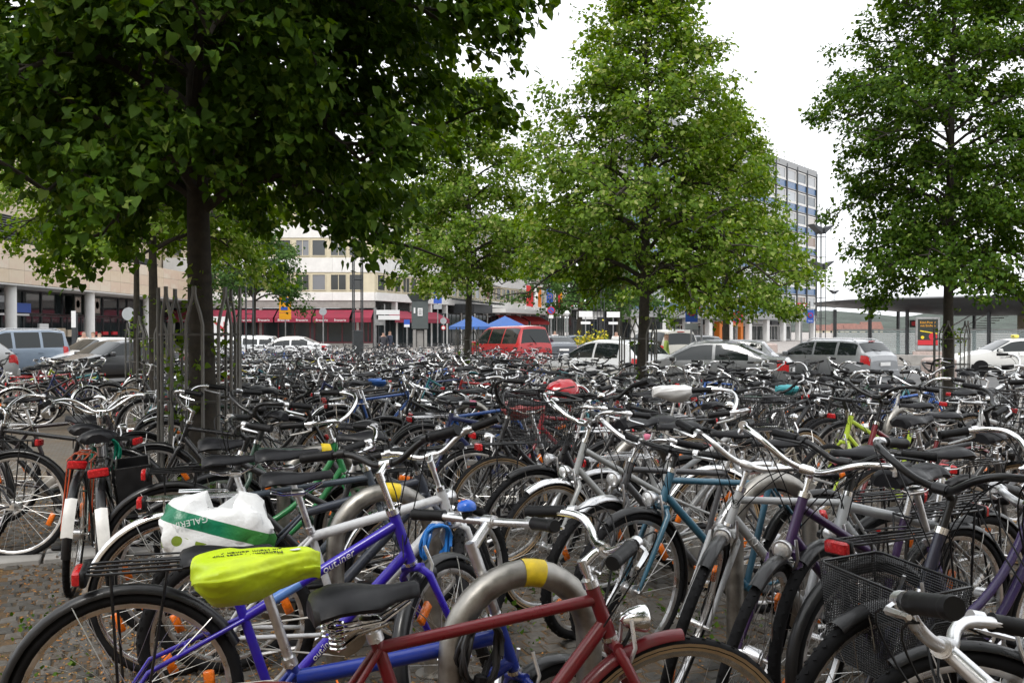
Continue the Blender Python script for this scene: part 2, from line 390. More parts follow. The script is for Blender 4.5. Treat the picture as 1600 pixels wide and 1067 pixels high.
# kerb towards the road
mb = MB()
for y0, y1 in ((18.2, 27.4), (27.5, 46.0)):
    mb.grid([[(1.7, y0, gz(y0) - .02), (1.7, y0, gz(y0) + .09), (1.8, y0, gz(y0) + .10), (1.86, y0, gz(y0) + .09), (1.87, y0, gz(y0) - .02)],
             [(1.7, y1, gz(y1) - .02), (1.7, y1, gz(y1) + .09), (1.8, y1, gz(y1) + .10), (1.86, y1, gz(y1) + .09), (1.87, y1, gz(y1) - .02)]], 'concrete')
tag(part('kerb', mb, smooth=0), kind='structure')

# ---- setts near the viewer, stone by stone
def sett_field():
    rg = np.random.default_rng(3)
    pitch = 0.098; inv = []
    for a in np.arange(-7.5, 7.5, pitch):
        for b in np.arange(-2.0, 9.5, pitch):
            off = 0.5 * pitch * (int(round(b / pitch)) % 2)
            p = HOOP0 + U * (a + off) + V * b
            if p.y < 2.2 or p.y > 9.5 or abs(p.x) > 0.60 * p.y: continue
            inv.append((p.x, p.y))
    P = np.array(inv)
    ang = math.atan2(U.y, U.x)
    px = 800 + FPX * P[:, 0] / P[:, 1]; py = 515 + FPX * H / P[:, 1]
    vis = (px > 0) & (px < 1600) & (py < 1075)
    clear = vis & (px < 430)                     # the bare corner of the square
    order = np.argsort(np.where(clear, P[:, 1], 99 + P[:, 1]))
    near = set(order[:300].tolist())
    def stone(rg_, w, d, h):
        b = 0.012; w /= 2; d /= 2
        j = lambda: rg_.uniform(-.005, .005)
        top = [(-w + b + j(), -d + b + j(), h + j() * .5), (w - b + j(), -d + b + j(), h + j() * .5), (w - b + j(), d - b + j(), h + j() * .5), (-w + b + j(), d - b + j(), h + j() * .5)]
        base = [(-w, -d, -.01), (w, -d, -.01), (w, d, -.01), (-w, d, -.01)]
        mid = [(-w, -d, h - .008), (w, -d, h - .008), (w, d, h - .008), (-w, d, h - .008)]
        return base + mid + top, [(8, 9, 10, 11)] + [(4 + i, 4 + (i + 1) % 4, 8 + (i + 1) % 4, 8 + i) for i in range(4)] + [(i, (i + 1) % 4, 4 + (i + 1) % 4, 4 + i) for i in range(4)]
    meshes = []
    for k in range(6):
        v_, f_ = stone(rg, pitch * rg.uniform(.82, .92), pitch * rg.uniform(.82, .92), rg.uniform(.008, .014))
        mb = MB(); mb.add(v_, f_, 'sett_stone'); meshes.append(mb.mesh('sett', 0))
    for i in near:
        o = bpy.data.objects.new('sett', meshes[int(rg.integers(6))]); COL.objects.link(o); o.parent = pav
        o.location = (P[i, 0], P[i, 1], gz(P[i, 1]) + rg.uniform(-.003, .004)); o.rotation_euler = (0, 0, ang + rg.integers(4) * math.pi / 2 + rg.uniform(-.06, .06))
    rest = [i for i in range(len(P)) if i not in near and vis[i]]
    VV = []; FF = []; LL = []; base = 0
    protos = [stone(rg, pitch * rg.uniform(.82, .92), pitch * rg.uniform(.82, .92), rg.uniform(.008, .014)) for _ in range(8)]
    protos = [(np.array(v_), np.array([list(q) for q in f_])) for v_, f_ in protos]
    for i in rest:
        v_, f_ = protos[int(rg.integers(8))]; a = ang + rg.uniform(-.06, .06); c, s = math.cos(a), math.sin(a)
        w = np.column_stack((v_[:, 0] * c - v_[:, 1] * s + P[i, 0], v_[:, 0] * s + v_[:, 1] * c + P[i, 1], v_[:, 2] + gz(P[i, 1]) + rg.uniform(-.003, .004)))
        VV.append(w); LL.append((f_ + base).ravel()); FF.append(len(f_)); base += len(w)
    me = fast_mesh('sett_mass', np.concatenate(VV), np.full(sum(FF), 4), np.concatenate(LL), 'sett_stone', False)
    o = link('sett_mass', me, pav); tag(o, kind='stuff')
    return P
sett_field()
# joint bed under the real setts
mb = MB(); mb.grid([[(-6.2, y, gz(y) + .003), (6.2, y, gz(y) + .003)] for y in (1.0, 6, 9.5)], 'sett_joint')
tag(part('paving_bed', mb, pav, smooth=0), kind=None)
# pale slab strips between the tree pits
def slabs():
    n = 0
    mb = MB(); mb.bbox((0, 0, .012), (.48, .30, .05), 'concrete', .008); me = mb.mesh('slab')
    for a, b, along in ((-2.55, 2.2, 'V'), (-2.75, 4.35, 'U')):
        for k in range(9):
            p = HOOP0 + (U * a + V * (b + .5 * k) if along == 'V' else U * (a - .5 * k + 2.0) + V * b)
            if along == 'V' and abs((b + .5 * k) - 4.35) < .36: continue
            o = bpy.data.objects.new('slab', me); COL.objects.link(o); o.parent = pav
            o.location = (p.x, p.y, gz(p.y) + .004); o.rotation_euler = (0, 0, math.atan2(U.y, U.x) + (math.pi / 2 if along == 'V' else 0) + rnd.uniform(-.01, .01))
slabs()
# fallen lime bracts and weeds
def litter():
    rg = np.random.default_rng(11); n = 70000
    y = 2.3 + 7.2 * rg.random(n) ** 1.5; x = (rg.random(n) * 1.14 - 0.57) * y
    d = np.sin(x * 2.1 + 1.3 * np.sin(y * 1.7)) * np.cos(y * 2.6 + x) + rg.normal(0, .55, n)
    left = np.clip((0.1 - x / y) * 2.2, .12, 1.0)
    keep = (d > -0.15) & (rg.random(n) < left); x, y = x[keep], y[keep]; n = len(x)
    a = rg.random(n) * 6.283; s = rg.uniform(.004, .0125, n)
    ca, sa = np.cos(a) * s, np.sin(a) * s; z = np.interp(y, [0, 6, 27.5], [0, 0, -.28]) + rg.uniform(.010, .018, n)
    t = rg.normal(0, .003, (n, 4))
    q = np.stack([np.column_stack((x + ca, y + sa, z + t[:, 0])), np.column_stack((x - sa * .45, y + ca * .45, z + t[:, 1])), np.column_stack((x - ca, y - sa, z + t[:, 2])), np.column_stack((x + sa * .45, y - ca * .45, z + t[:, 3]))], 1).reshape(-1, 3)
    me = fast_mesh('leaf_litter', q, np.full(n, 4), np.arange(4 * n), 'litter_leaf')
    tag(link('leaf_litter', me), 'orange brown lime bracts strewn over the small paving stones', 'leaf litter', kind='stuff')
litter()
def weeds():
    rg = np.random.default_rng(17); P = []
    for cx, cy, r, k in ((-.12, 4.5, .35, 260), (.45, 5.3, .4, 260), (.95, 4.55, .3, 160), (-2.45, 7.2, .5, 420), (-1.55, 3.3, .25, 60), (-2.0, 3.9, .3, 70), (-2.35, 4.6, .2, 60), (.55, 3.3, .35, 220), (-.75, 4.9, .3, 120), (1.9, 4.6, .4, 160), (-1.9, 3.35, .12, 50)):
        n = k; a = rg.random(n) * 6.283; q = r * rg.random(n) ** .6; n = n // 2; a = a[:n]; q = q[:n]; P.append(np.column_stack((cx + q * np.cos(a), cy + q * np.sin(a), np.abs(rg.normal(0, .055, n)) + .012)))
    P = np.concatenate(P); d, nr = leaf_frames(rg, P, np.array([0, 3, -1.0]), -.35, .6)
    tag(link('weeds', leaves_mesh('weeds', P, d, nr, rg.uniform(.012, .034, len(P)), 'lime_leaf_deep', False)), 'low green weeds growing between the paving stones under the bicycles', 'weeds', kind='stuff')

# ------------------------------------------------------------------ facade helper
class Facade:
    def __init__(s, o, d, n, root): s.o = Vector(o); s.d = Vector(d).normalized(); s.n = Vector(n).normalized(); s.root = root; s.cache = {}
    def P(s, t, z, out=0.0): return s.o + s.d * t + s.n * out + Vector((0, 0, z))
    def mtx(s, t, z, out=0.0): return basis(s.d, Vector((0, 0, 1)).cross(s.d), Vector((0, 0, 1)), s.P(t, z, out)) if False else basis(s.d, -s.n, Vector((0, 0, 1)), s.P(t, z, out))
    def slab(s, name, t0, t1, z0, z1, out, depth, mat, parent=None, bev=0.0, smooth=0):   # front face stands 'out' from the plane
        w, h = t1 - t0, z1 - z0
        key = (round(w, 3), round(h, 3), round(depth, 3), mat, bev)
        if key not in s.cache:
            mb = MB()
            (mb.bbox((0, depth / 2, 0), (w, depth, h), mat, bev) if bev else mb.box((0, depth / 2, 0), (w, depth, h), mat)); s.cache[key] = mb.mesh(name, smooth)
        p = s.root if parent is None else parent
        m = s.mtx((t0 + t1) / 2, (z0 + z1) / 2, out)
        if p is not None and p is not s.root: m = (p['_m'] and p.matrix_basis.inverted() @ m) if '_m' in p else p.matrix_basis.inverted() @ m
        return link(name, s.cache[key], p, m)
    def window(s, t0, t1, z0, z1, frame='cream', glass='blind_glass', fw=.07, sill=True, mull=0):
        # a child 'window' (its frame) with panes and a sill as sub-parts
        w, h = t1 - t0, z1 - z0; key = ('win', round(w, 3), round(h, 3), frame, fw, mull)
        if key not in s.cache:
            mb = MB()
            mb.box((-w / 2 + fw / 2, .05, 0), (fw, .14, h), frame); mb.box((w / 2 - fw / 2, .05, 0), (fw, .14, h), frame)
            mb.box((0, .05, h / 2 - fw / 2), (w - 2 * fw, .138, fw), frame); mb.box((0, .05, -h / 2 + fw / 2), (w - 2 * fw, .138, fw), frame)
            for k in range(mull): mb.box((-w / 2 + w * (k + 1) / (mull + 1), .06, 0), (fw * .8, .11, h - 2 * fw), frame)
            pg = MB(); pg.box((0, .055, 0), (w - 2 * fw, .012, h - 2 * fw), glass)
            sl = MB(); sl.box((0, -.06, -h / 2 - .02), (w + .1, .12, .05), 'zinc')
            s.cache[key] = (mb.mesh('window', 0), pg.mesh('pane', 0), sl.mesh('sill', 0))
        a, b, c = s.cache[key]
        o = link('window', a, s.root, s.mtx((t0 + t1) / 2, (z0 + z1) / 2, .03))
        link('pane', b, o)
        if sill: link('sill', c, o)
        return o
def bempty(name, label, cat): 
    o = link(name, None); o.empty_display_size = 1; return tag(o, label, cat)

# ------------------------------------------------------------------ left: sandstone clad building with colonnade
def building_left():
    r = bempty('sandstone_building', 'sandstone clad building with white round columns and glass shopfronts on the left', 'building')
    F = Facade((-29, 40, 0), (0, 1, 0), (1, 0, 0), r); g = -.28
    L = 61.0; n = 36; w = L / n
    F.slab('band_core', 0, L, 4.2, 6.6, -.05, 3.4, 'concrete')
    for i in range(n):
        for k in range(3):
            z0 = 4.2 + k * .8
            F.slab('stone_panel', i * w + .008, (i + 1) * w - .008, z0 + .008, z0 + .792, 0, .045, 'sandstone', bev=.006)
    F.slab('soffit', 0, L, 4.10, 4.195, -.06, 3.3, 'white_paint')
    # set back upper storeys and the metal louvre roof
    F.slab('upper_wall', -12, L, 6.6, 18, -4.2, 6.0, 'sandstone_plain')
    for i in range(14):
        for k in (1, 2):
            o_ = F.window(2 + i * 4.2, 4.4 + i * 4.2, 8.6 + k * 3.2, 10.4 + k * 3.2, 'dark_steel', 'blind_glass', .06, False); o_.matrix_basis = Matrix.Translation((-4.2, 0, 0)) @ o_.matrix_basis
    for k in range(10):
        mb = MB(); mb.box((0, 0, 0), (30, .42, .05), 'dark_steel', Matrix.Rotation(R_(-35), 3, 'X')); 
        link('louvre', mb.mesh('louvre', 0), r, F.mtx(22, 6.75 + k * .22, -.5 - k * .34))
    # colonnade and shopfronts
    for Y in (44.8, 55, 65.3, 75.6, 85.9):
        mb = MB(); mb.lathe([(.36, g), (.36, g + .02), (.33, g + .05), (.33, 4.098)], 'white_paint', 20)
        link('column', mb.mesh('column', 40), r, Matrix.Translation((-29.7, Y, 0)))
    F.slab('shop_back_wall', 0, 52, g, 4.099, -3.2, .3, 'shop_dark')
    k = 0; t = 2.0
    while t < 50:
        wd = (2.3, 2.9, 1.7, 2.6)[k % 4]
        F.window(t, t + wd - .06, g + .05, 2.45, 'dark_steel', 'window_glass', .07, False, 1)
        F.window(t, t + wd - .06, 2.55, 4.05, 'dark_steel', 'window_glass', .06, False, 0)
        for c in r.children[-2:]: c.matrix_basis = Matrix.Translation((-3.1, 0, 0)) @ c.matrix_basis
        t += wd; k += 1
    # solid end bay in stone
    for i in range(5):
        for q in range(5):
            F.slab('stone_panel', 52.4 + i * 1.72, 52.4 + (i + 1) * 1.72 - .016, g + .02 + q * .875, g + .02 + (q + 1) * .875 - .016, 0, .3, 'sandstone', bev=.006)
    # shop signs, posters and lamps
    def sign(name, t0, t1, z0, z1, mat, out=-2.4): return F.slab(name, t0, t1, z0, z1, out, .15, mat)
    s1 = sign('sign_board', 9.5, 13.2, 2.75, 3.75, 'sign_yellow'); sign('sign_board', 11.2, 13.21, 2.85, 3.6, 'sign_red', -2.39)
    s2 = sign('sign_board', 16.2, 18.9, 2.75, 3.8, 'dark_steel'); sign('sign_board', 18.9, 20.6, 2.6, 3.2, 'sign_blue')
    sign('sign_board', 16.4, 18.7, 3.2, 3.6, 'sign_back', -2.38); sign('sign_board', 16.3, 20.4, 2.4, 2.52, 'sign_white')
    for tt in (26.6, 28.1, 29.7):
        p = sign('poster', tt, tt + 1.1, 2.6, 4.0, 'ink'); sign('poster_frame', tt + .12, tt + .98, 2.75, 3.85, 'worn_steel', -2.385)
        mb = MB(); mb.lathe([(.0, .0), (.28, .0)], 'sandstone_plain', 14, axis='y'); link('poster_print', mb.mesh('poster_print'), r, F.mtx(tt + .55, 3.35, -2.375))
    for tt in (27.5, 29.4, 31.3, 33.0):
        sign('door_sticker', tt, tt + .9, 1.1, 1.35, 'sign_red')
    sign('notice', 21.7, 22.9, .9, 1.9, 'sign_white'); sign('notice', 24.0, 25.3, .9, 1.6, 'sandstone_plain'); sign('notice', 25.6, 26.6, 1.0, 1.5, 'sandstone_plain')
    return r
building_left()

# ------------------------------------------------------------------ middle: white corner building with awnings
def building_white():
    r = bempty('corner_building', 'white corner building with ribbon windows above burgundy awnings', 'building')
    g = -.28
    A = Vector((-13, 88, 0)); F = Facade((-33, 88, 0), (1, 0, 0), (0, -1, 0), r)
    d2 = Vector((.35, .937, 0)).normalized(); n2 = Vector((d2.y, -d2.x, 0)); W = Facade(A, d2, n2, r)
    top = 15.6
    # solid body: prism over the plan
    plan = [(-33, 88.3), (-13.1, 88.3), tuple((A + d2 * 62 - n2 * .3).xy), tuple((A + d2 * 62 - n2 * 14).xy), (-33, 104)]
    mb = MB(); V0 = [(x, y, 4.3) for x, y in plan] + [(x, y, top) for x, y in plan]; n = len(plan)
    mb.add(V0, [tuple(range(n, 2 * n)), tuple(reversed(range(n)))] + [(i, (i + 1) % n, n + (i + 1) % n, n + i) for i in range(n)], 'white_paint')
    part('wall', mb, r, smooth=0)
    for Fc, t0, t1 in ((F, 0, 20), (W, .02, 62)):
        rows = [5.2, 8.45, 11.7]
        zprev = 4.25
        for z0 in rows:
            # white band in panels, then the cream window band
            t = t0
            while t < t1 - .1:
                te = min(t + 4.0, t1); Fc.slab('wall_panel', t + .006, te - .006, zprev, z0 - .16, .14, .45, 'white_paint', bev=.01); t = te
            Fc.slab('window_band', t0, t1, z0 - .158, z0 + 1.72, .06, .4, 'cream')
            t = t0 + .25; k = 0
            while t + 1.4 < t1:
                wd = 1.32 if k % 3 else 1.55
                if not (Fc is F and t > 17.6 and False):
                    o = Fc.window(t, t + wd, z0, z0 + 1.56, 'cream', 'blind_glass', .07, False, 1 if k % 2 else 0)
                    o.matrix_basis = Matrix.Translation(Fc.n * .10) @ o.matrix_basis
                t += wd + (.22 if k % 2 else .42); k += 1
            zprev = z0 + 1.722
        t = t0
        while t < t1 - .1:
            te = min(t + 4.0, t1); Fc.slab('wall_panel', t + .006, te - .006, zprev, top + .2, .14, .45, 'white_paint', bev=.01); t = te
    # ground floor: dark shops behind burgundy frames
    F.slab('fascia', 0, 20, 3.55, 4.24, .05, .5, 'concrete')
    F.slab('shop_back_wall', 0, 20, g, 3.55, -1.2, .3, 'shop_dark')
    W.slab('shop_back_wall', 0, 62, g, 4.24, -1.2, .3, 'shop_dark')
    k = 0; t = .3
    while t < 19:
        wd = (4.6, 4.4, 4.9, 4.3)[k % 4]; te = min(t + wd - .25, 19.8)
        o = F.window(t, te, g + .5, 2.5, 'burgundy', 'window_glass', .14, False, 2); 
        F.slab('shop_plinth', t, te, g, g + .49, .02, .35, 'concrete'); F.slab('shop_pier', te, te + .25, g, 3.54, .04, .4, 'concrete' if k % 2 else 'dark_steel')
        t += wd; k += 1
    k = 0; t = .6
    while t < 60:
        o = W.window(t, t + 3.6, g + .05, 3.3, 'dark_steel', 'window_glass', .10, False, 2); W.slab('shop_pier', t + 3.6, t + 4.0, g, 4.2, .03, .5, 'white_paint'); t += 4.0
    # awnings
    def awning(Fc, t0, t1, mat, text, z=3.35, drop=.75, reach=1.5):
        aw = MB(); P = Fc.P
        a0, a1 = P(t0, z, .14), P(t1, z, .14); b0, b1 = P(t0, z - drop, .14 + reach), P(t1, z - drop, .14 + reach)
        lo = Vector((0, 0, -.42)); th = Vector((0, 0, -.03))
        aw.add([a0, a1, b1, b0, a0 + th, a1 + th, b1 + th, b0 + th], [(3, 2, 1, 0), (4, 5, 6, 7), (0, 1, 5, 4), (0, 4, 7, 3), (1, 2, 6, 5)], mat)
        nn = Fc.n * .02
        aw.add([b0, b1, b1 + lo, b0 + lo, b0 - nn, b1 - nn, b1 + lo - nn, b0 + lo - nn], [(0, 1, 2, 3), (7, 6, 5, 4), (3, 2, 6, 7), (0, 3, 7, 4), (1, 5, 6, 2)], mat)
        o = part('awning', aw, r, smooth=0)
        if text:
            for q in (.25, .75):
                tm = text_mb(text, .30, 'letter_white', .004)
                mm = basis(Fc.d, Vector((0, 0, 1)), Fc.n, Fc.P(t0 + (t1 - t0) * q, z - drop - .22, .14 + reach + .012))
                part('lettering', tm, o, mm, smooth=0)
    for i in range(5): awning(F, .25 + i * 3.55, 3.65 + i * 3.55, 'awning_cloth', 'Brasserie')
    awning(F, 18.1, 19.9, 'awning_cloth', None)
    for t0, t1 in ((1.0, 6.5), (7, 13.5), (31, 39), (40, 48)): awning(W, t0, t1, 'red_cloth' if t0 > 20 else 'awning_cloth', None)
    # terrace slab over the entrance and the ribbed glass canopy
    W.slab('terrace_slab', 26, 62, 3.55, 4.05, 3.4, 3.2, 'white_paint')
    for k in range(6):
        mb = MB(); mb.box((0, 0, 0), (.12, 4.2, .16), 'dark_steel', Matrix.Rotation(R_(8), 3, 'X')); link('canopy_rib', mb.mesh('canopy_rib', 0), r, W.mtx(17.5 + k * 1.2, 4.7, 2.0))
    mb = MB(); mb.box((0, 0, 0), (7.5, 4.0, .05), 'clear_glass', Matrix.Rotation(R_(8), 3, 'X')); link('canopy_glass', mb.mesh('canopy_glass', 0), r, W.mtx(20.5, 4.83, 2.0))
    mb = MB(); mb.box((0, 0, 0), (5.5, 2.5, 1.0), 'dark_steel'); link('canopy_fascia', mb.mesh('canopy_fascia', 0), r, W.mtx(21, 3.9, 1.3))
    return F, W
FW, WW = building_white()

# ------------------------------------------------------------------ right: blue and grey office block on columns
def building_office():
    r = bempty('office_block', 'tall office block with blue spandrel panels and grey mullions on white columns', 'building')
    d = Vector((-.62, -.784, 0)).normalized(); o = Vector((50, 152.6, 0)); n = Vector((d.y, -d.x, 0))
    if n.y > 0: n = -n
    F = Facade(o, d, n, r); L = 60.0; z0, fh, nf = 3.75, 3.25, 7; bay = 4.2; nb = int(L / bay)
    L = nb * bay; g = -.28
    back = -n * 3.5
    mb = MB(); c = [F.P(0, 0, -.35), F.P(L, 0, -.35), F.P(L, 0, -.35) + back, F.P(0, 0, -.35) + back]
    mb.add([p + Vector((0, 0, z0)) for p in c] + [p + Vector((0, 0, z0 + nf * fh + .9)) for p in c], [(0, 1, 2, 3), (7, 6, 5, 4), (0, 4, 5, 1), (1, 5, 6, 2), (2, 6, 7, 3), (3, 7, 4, 0)], 'concrete')
    part('wall', mb, r, smooth=0)
    F.slab('soffit_beam', 0, L, z0 - .75, z0, .1, 1.0, 'zinc')
    for f in range(nf):
        zz = z0 + f * fh
        for b in range(nb):
            F.slab('spandrel', b * bay + .25, (b + 1) * bay - .25, zz + .15, zz + 1.12, -.1, .2, 'spandrel_blue')
            F.slab('ledge', b * bay + .14, (b + 1) * bay - .14, zz + 1.13, zz + 1.27, -.02, .3, 'white_paint'); 
            F.window(b * bay + .2, (b + 1) * bay - .2, zz + 1.3, zz + 3.1, 'white_paint', 'office_glass', .18, False, 0).matrix_basis = F.mtx(b * bay + bay / 2, zz + 2.2, -.08)
            F.slab('ledge', b * bay + .14, (b + 1) * bay - .14, zz - .02, zz + .13, -.02, .3, 'zinc')
    for b in range(nb + 1):
        F.slab('mullion', b * bay - .13, b * bay + .13, z0 - .3, z0 + nf * fh + .5, .12, .5, 'dark_steel')
    F.slab('parapet', 0, L, z0 + nf * fh - .02, z0 + nf * fh + .9, .06, .35, 'zinc')
    mb = MB()
    for t in np.arange(0, L + .1, L / 14): mb.tube([F.P(t, z0 + nf * fh + .9, -.4), F.P(t, z0 + nf * fh + 2.2, -.4)], .04, 'zinc', 5)
    for z in (1.5, 2.2): mb.tube([F.P(0, z0 + nf * fh + z, -.4), F.P(L, z0 + nf * fh + z, -.4)], .035, 'zinc', 5)
    part('roof_railing', mb, r)
    # arcade
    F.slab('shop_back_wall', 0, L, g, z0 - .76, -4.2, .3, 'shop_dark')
    for b in range(0, nb * 2 + 1, 3):
        t = b * bay / 2
        F.slab('column', t - .45, t + .45, g, z0 - .755, -.2, .7, 'white_paint', bev=.04)
    t = 1.0; k = 0
    while t < L - 6:
        wd = (5.0, 3.6, 6.2)[k % 3]
        o_ = F.window(t, t + wd, g + .05, 2.2, 'white_paint', 'window_glass', .16, False, 2); o_.matrix_basis = Matrix.Translation(-n * 4.0) @ o_.matrix_basis
        F.slab('shop_sign', t + .6, t + wd - .6, 2.35, 2.85, -3.7, .2, ('sign_white', 'dark_steel', 'sign_white')[k % 3]); t += wd + .35; k += 1
    # orange portal
    for a, b_, za, zb in ((26.2, 27.0, g, 2.6), (33.0, 33.8, g, 2.6), (27.0, 33.0, 1.9, 2.6)):
        F.slab('portal', a, b_, za, zb, -.9, .8, 'orange_paint')
building_office()

# ------------------------------------------------------------------ low pavilion between the two
def pavilion():
    r = bempty('shop_pavilion', 'low dark glazed pavilion with white signboards under the trees', 'building')
    F = Facade((7.2, 112, 0), (1, 0, 0), (0, -1, 0), r); g = -.28
    F.slab('wall', 0, 11, g, 3.9, -.3, 6, 'shop_dark'); F.slab('roof', -.4, 11.4, 3.9, 4.3, .6, 7.5, 'zinc')
    for i in range(5): F.window(.2 + i * 2.15, 2.2 + i * 2.15, g + .1, 2.6, 'dark_steel', 'window_glass', .1, False, 1)
    for t in (.6, 6.2): F.slab('signboard', t, t + 3.2, 2.75, 3.7, .1, .2, 'sign_white')
pavilion()

# ------------------------------------------------------------------ station hall with lens shaped roof
def station():
    r = bempty('station_hall', 'open station hall with thin grey lens roof, steel posts and striped glass', 'station')
    A = Vector((19.3, 66.2, 0)); d = Vector((.673, -.738, 0)).normalized(); n = Vector((d.y, -d.x, 0))
    if n.y > 0: n = -n
    F = Facade(A, d, n, r); g = -.28; L = 30
    mb = MB(); rows = []
    for i in range(33):
        t = L * i / 32; k = min(1.0, (t / 5.0)) ** .5 if t < 5 else 1.0
        dep = 9.0 * k; th = 1.05 * min(1, .15 + t / 12); cz = 3.5 - .10 * (1 - k)
        row = []
        for q in range(17):
            u = q / 16; row.append((F.P(t, cz + .22 * math.sin(math.pi * u) * k, -4.5 + dep / 2 - dep * u)))
        for q in range(16, -1, -1):
            u = q / 16; row.append((F.P(t, cz - .05 - th * math.sin(math.pi * u) ** .8 if 0 < q < 16 else cz - .05, -4.5 + dep / 2 - dep * u)))
        rows.append(row)
    mb.grid(rows, 'dark_roof', close_v=True); mb.add(rows[-1], [tuple(range(34))], 'dark_roof')
    part('roof', mb, r, smooth=50)
    posts = [2.6, 5.2, 7.8, 10.4, 13.0, 15.6, 18.2, 20.8, 23.4, 26]
    mb = MB(); mb.box((0, 0, 0), (.16, .22, 3.2), 'dark_steel'); me = mb.mesh('post', 0)
    for t in posts: link('post', me, r, F.mtx(t, g + 1.6, -2.6))
    for t in posts[1::2]: link('post', me, r, F.mtx(t + .4, g + 1.6, -6.0))
    for a, b in zip(posts[:-1], posts[1:]):
        F.slab('glass_panel', a + .1, b - .1, g + .12, 1.45, -2.66, .02, 'striped_glass'); F.slab('glass_rail', a + .09, b - .09, 1.46, 1.53, -2.63, .08, 'zinc')
        F.slab('glass_panel', a + .1, b - .1, 1.54, 2.5, -2.66, .02, 'clear_glass') if a > 14 else None
        F.slab('plinth', a + .085, b - .085, g, g + .115, -2.58, .2, 'concrete')
    for a, b in ((14, 16.5), (16.6, 19.1), (19.2, 21.7), (21.8, 24.5)):
        F.slab('glass_panel', a, b, g + .1, 2.3, -7.0, .02, 'striped_glass')
    F.slab('inner_wall', 13.2, 14.0, g, 2.9, -6.8, 3.0, 'sandstone_plain'); F.slab('inner_wall', 24.6, 29, g, 2.9, -6.9, 3.0, 'white_paint')
    # stairs to the platform behind
    mb = MB()
    for k in range(14): mb.box(F.P(7.6 + k * .28, .25 + k * .17, -9.0), (.3, 2.0, .06), 'concrete')
    part('stair_flight', mb, r, smooth=0)
    mb = MB(); mb.tube([F.P(7.4, 1.1, -8.0), F.P(11.5, 3.5, -8.0)], .05, 'sign_white', 6); mb.tube([F.P(7.4, .55, -8.0), F.P(11.5, 2.95, -8.0)], .04, 'sign_white', 6); part('stair_rail', mb, r)
    mb = MB(); mb.box((0, 0, 0), (1.3, .25, .5), 'ink'); b_ = link('display_board', mb.mesh('display_board', 0), r, F.mtx(8.3, 1.9, -3.4)); 
    mb = MB(); mb.box((0, -.13, 0), (1.0, .01, .28), 'sign_red'); link('display_text', mb.mesh('display_text', 0), b_)
simple('dark_roof', (0.045, 0.045, 0.048), 0.45, 0.3, var=0.12, scale=0.6)
station()

# ------------------------------------------------------------------ far town and hills behind the station
def far_town():
    mb = MB(); rows = []
    rg = random.Random(5)
    for j in range(6):
        row = []
        for i in range(60):
            x = -200 + i * 28; h = (0, 7, 13, 17, 19, 12)[j] * (1 + .22 * math.sin(i * .55) + .12 * math.sin(i * 1.7 + 2)) + rg.uniform(-1, 1) * (j > 0)
            row.append((x, 620 + j * 70, max(h, -2)))
        rows.append(row)
    mb.grid(rows, 'hill_wood'); tag(part('hills', mb), kind='structure')
    spots = [(1293, 520, 15, 5.2, 'low red roofed house beyond the station, first from the lamp mast'), (1318, 530, 13, 6, 'steep red roofed house beyond the station, second from the lamp mast'),
             (1340, 520, 14, 5.6, 'wide red roofed house beyond the station glass, beside the tall gable'), (1360, 540, 11, 7, 'tall gabled red roofed house farthest beyond the station')]
    for px, Y, w, hh, lab in spots:
        e = empty('town_house', (xat(px, Y), Y, -1), R_(rg.uniform(-20, 20)), lab, 'house', 'houses beyond the station')
        wl_, rf = MB(), MB(); hw = hh * .42
        wl_.box((0, 0, hw / 2), (w, 10, hw), 'cream'); part('wall', wl_, e, smooth=0)
        rf.add([(-w / 2 - .4, -5.4, hw - .1), (w / 2 + .4, -5.4, hw - .1), (w / 2 + .4, 5.4, hw - .1), (-w / 2 - .4, 5.4, hw - .1), (-w / 2 - .4, 0, hh), (w / 2 + .4, 0, hh)], [(0, 1, 5, 4), (2, 3, 4, 5), (0, 4, 3), (1, 2, 5), (3, 2, 1, 0)], 'roof_tile'); part('roof', rf, e, smooth=0)
        for q in (-.3, 0, .3):
            wn_ = MB(); wn_.box((w * q, -5.03, hw * .55), (1.2, .1, 1.4), 'window_glass'); part('window', wn_, e, smooth=0)
far_town()
# unseen station front added behind the viewer to block the low sky light
def add_unseen_front():
    r = bempty('unseen_station_front', 'long pale unseen station front added behind the viewer to shade the square', 'building')
    F = Facade((45, -15, 0), (-1, 0, 0), (0, 1, 0), r)
    F.slab('wall', 0, 90, 0, 12.5, 0, 8, 'sandstone_plain'); F.slab('cornice', -.3, 90.3, 12.502, 13.2, .5, 8.5, 'concrete')
    for i in range(20):
        for z in (.8, 5.2, 9.0): F.window(1.2 + i * 4.45, 4.2 + i * 4.45, z, z + 2.9, 'white_paint', 'window_glass', .12, False, 1)
add_unseen_front()
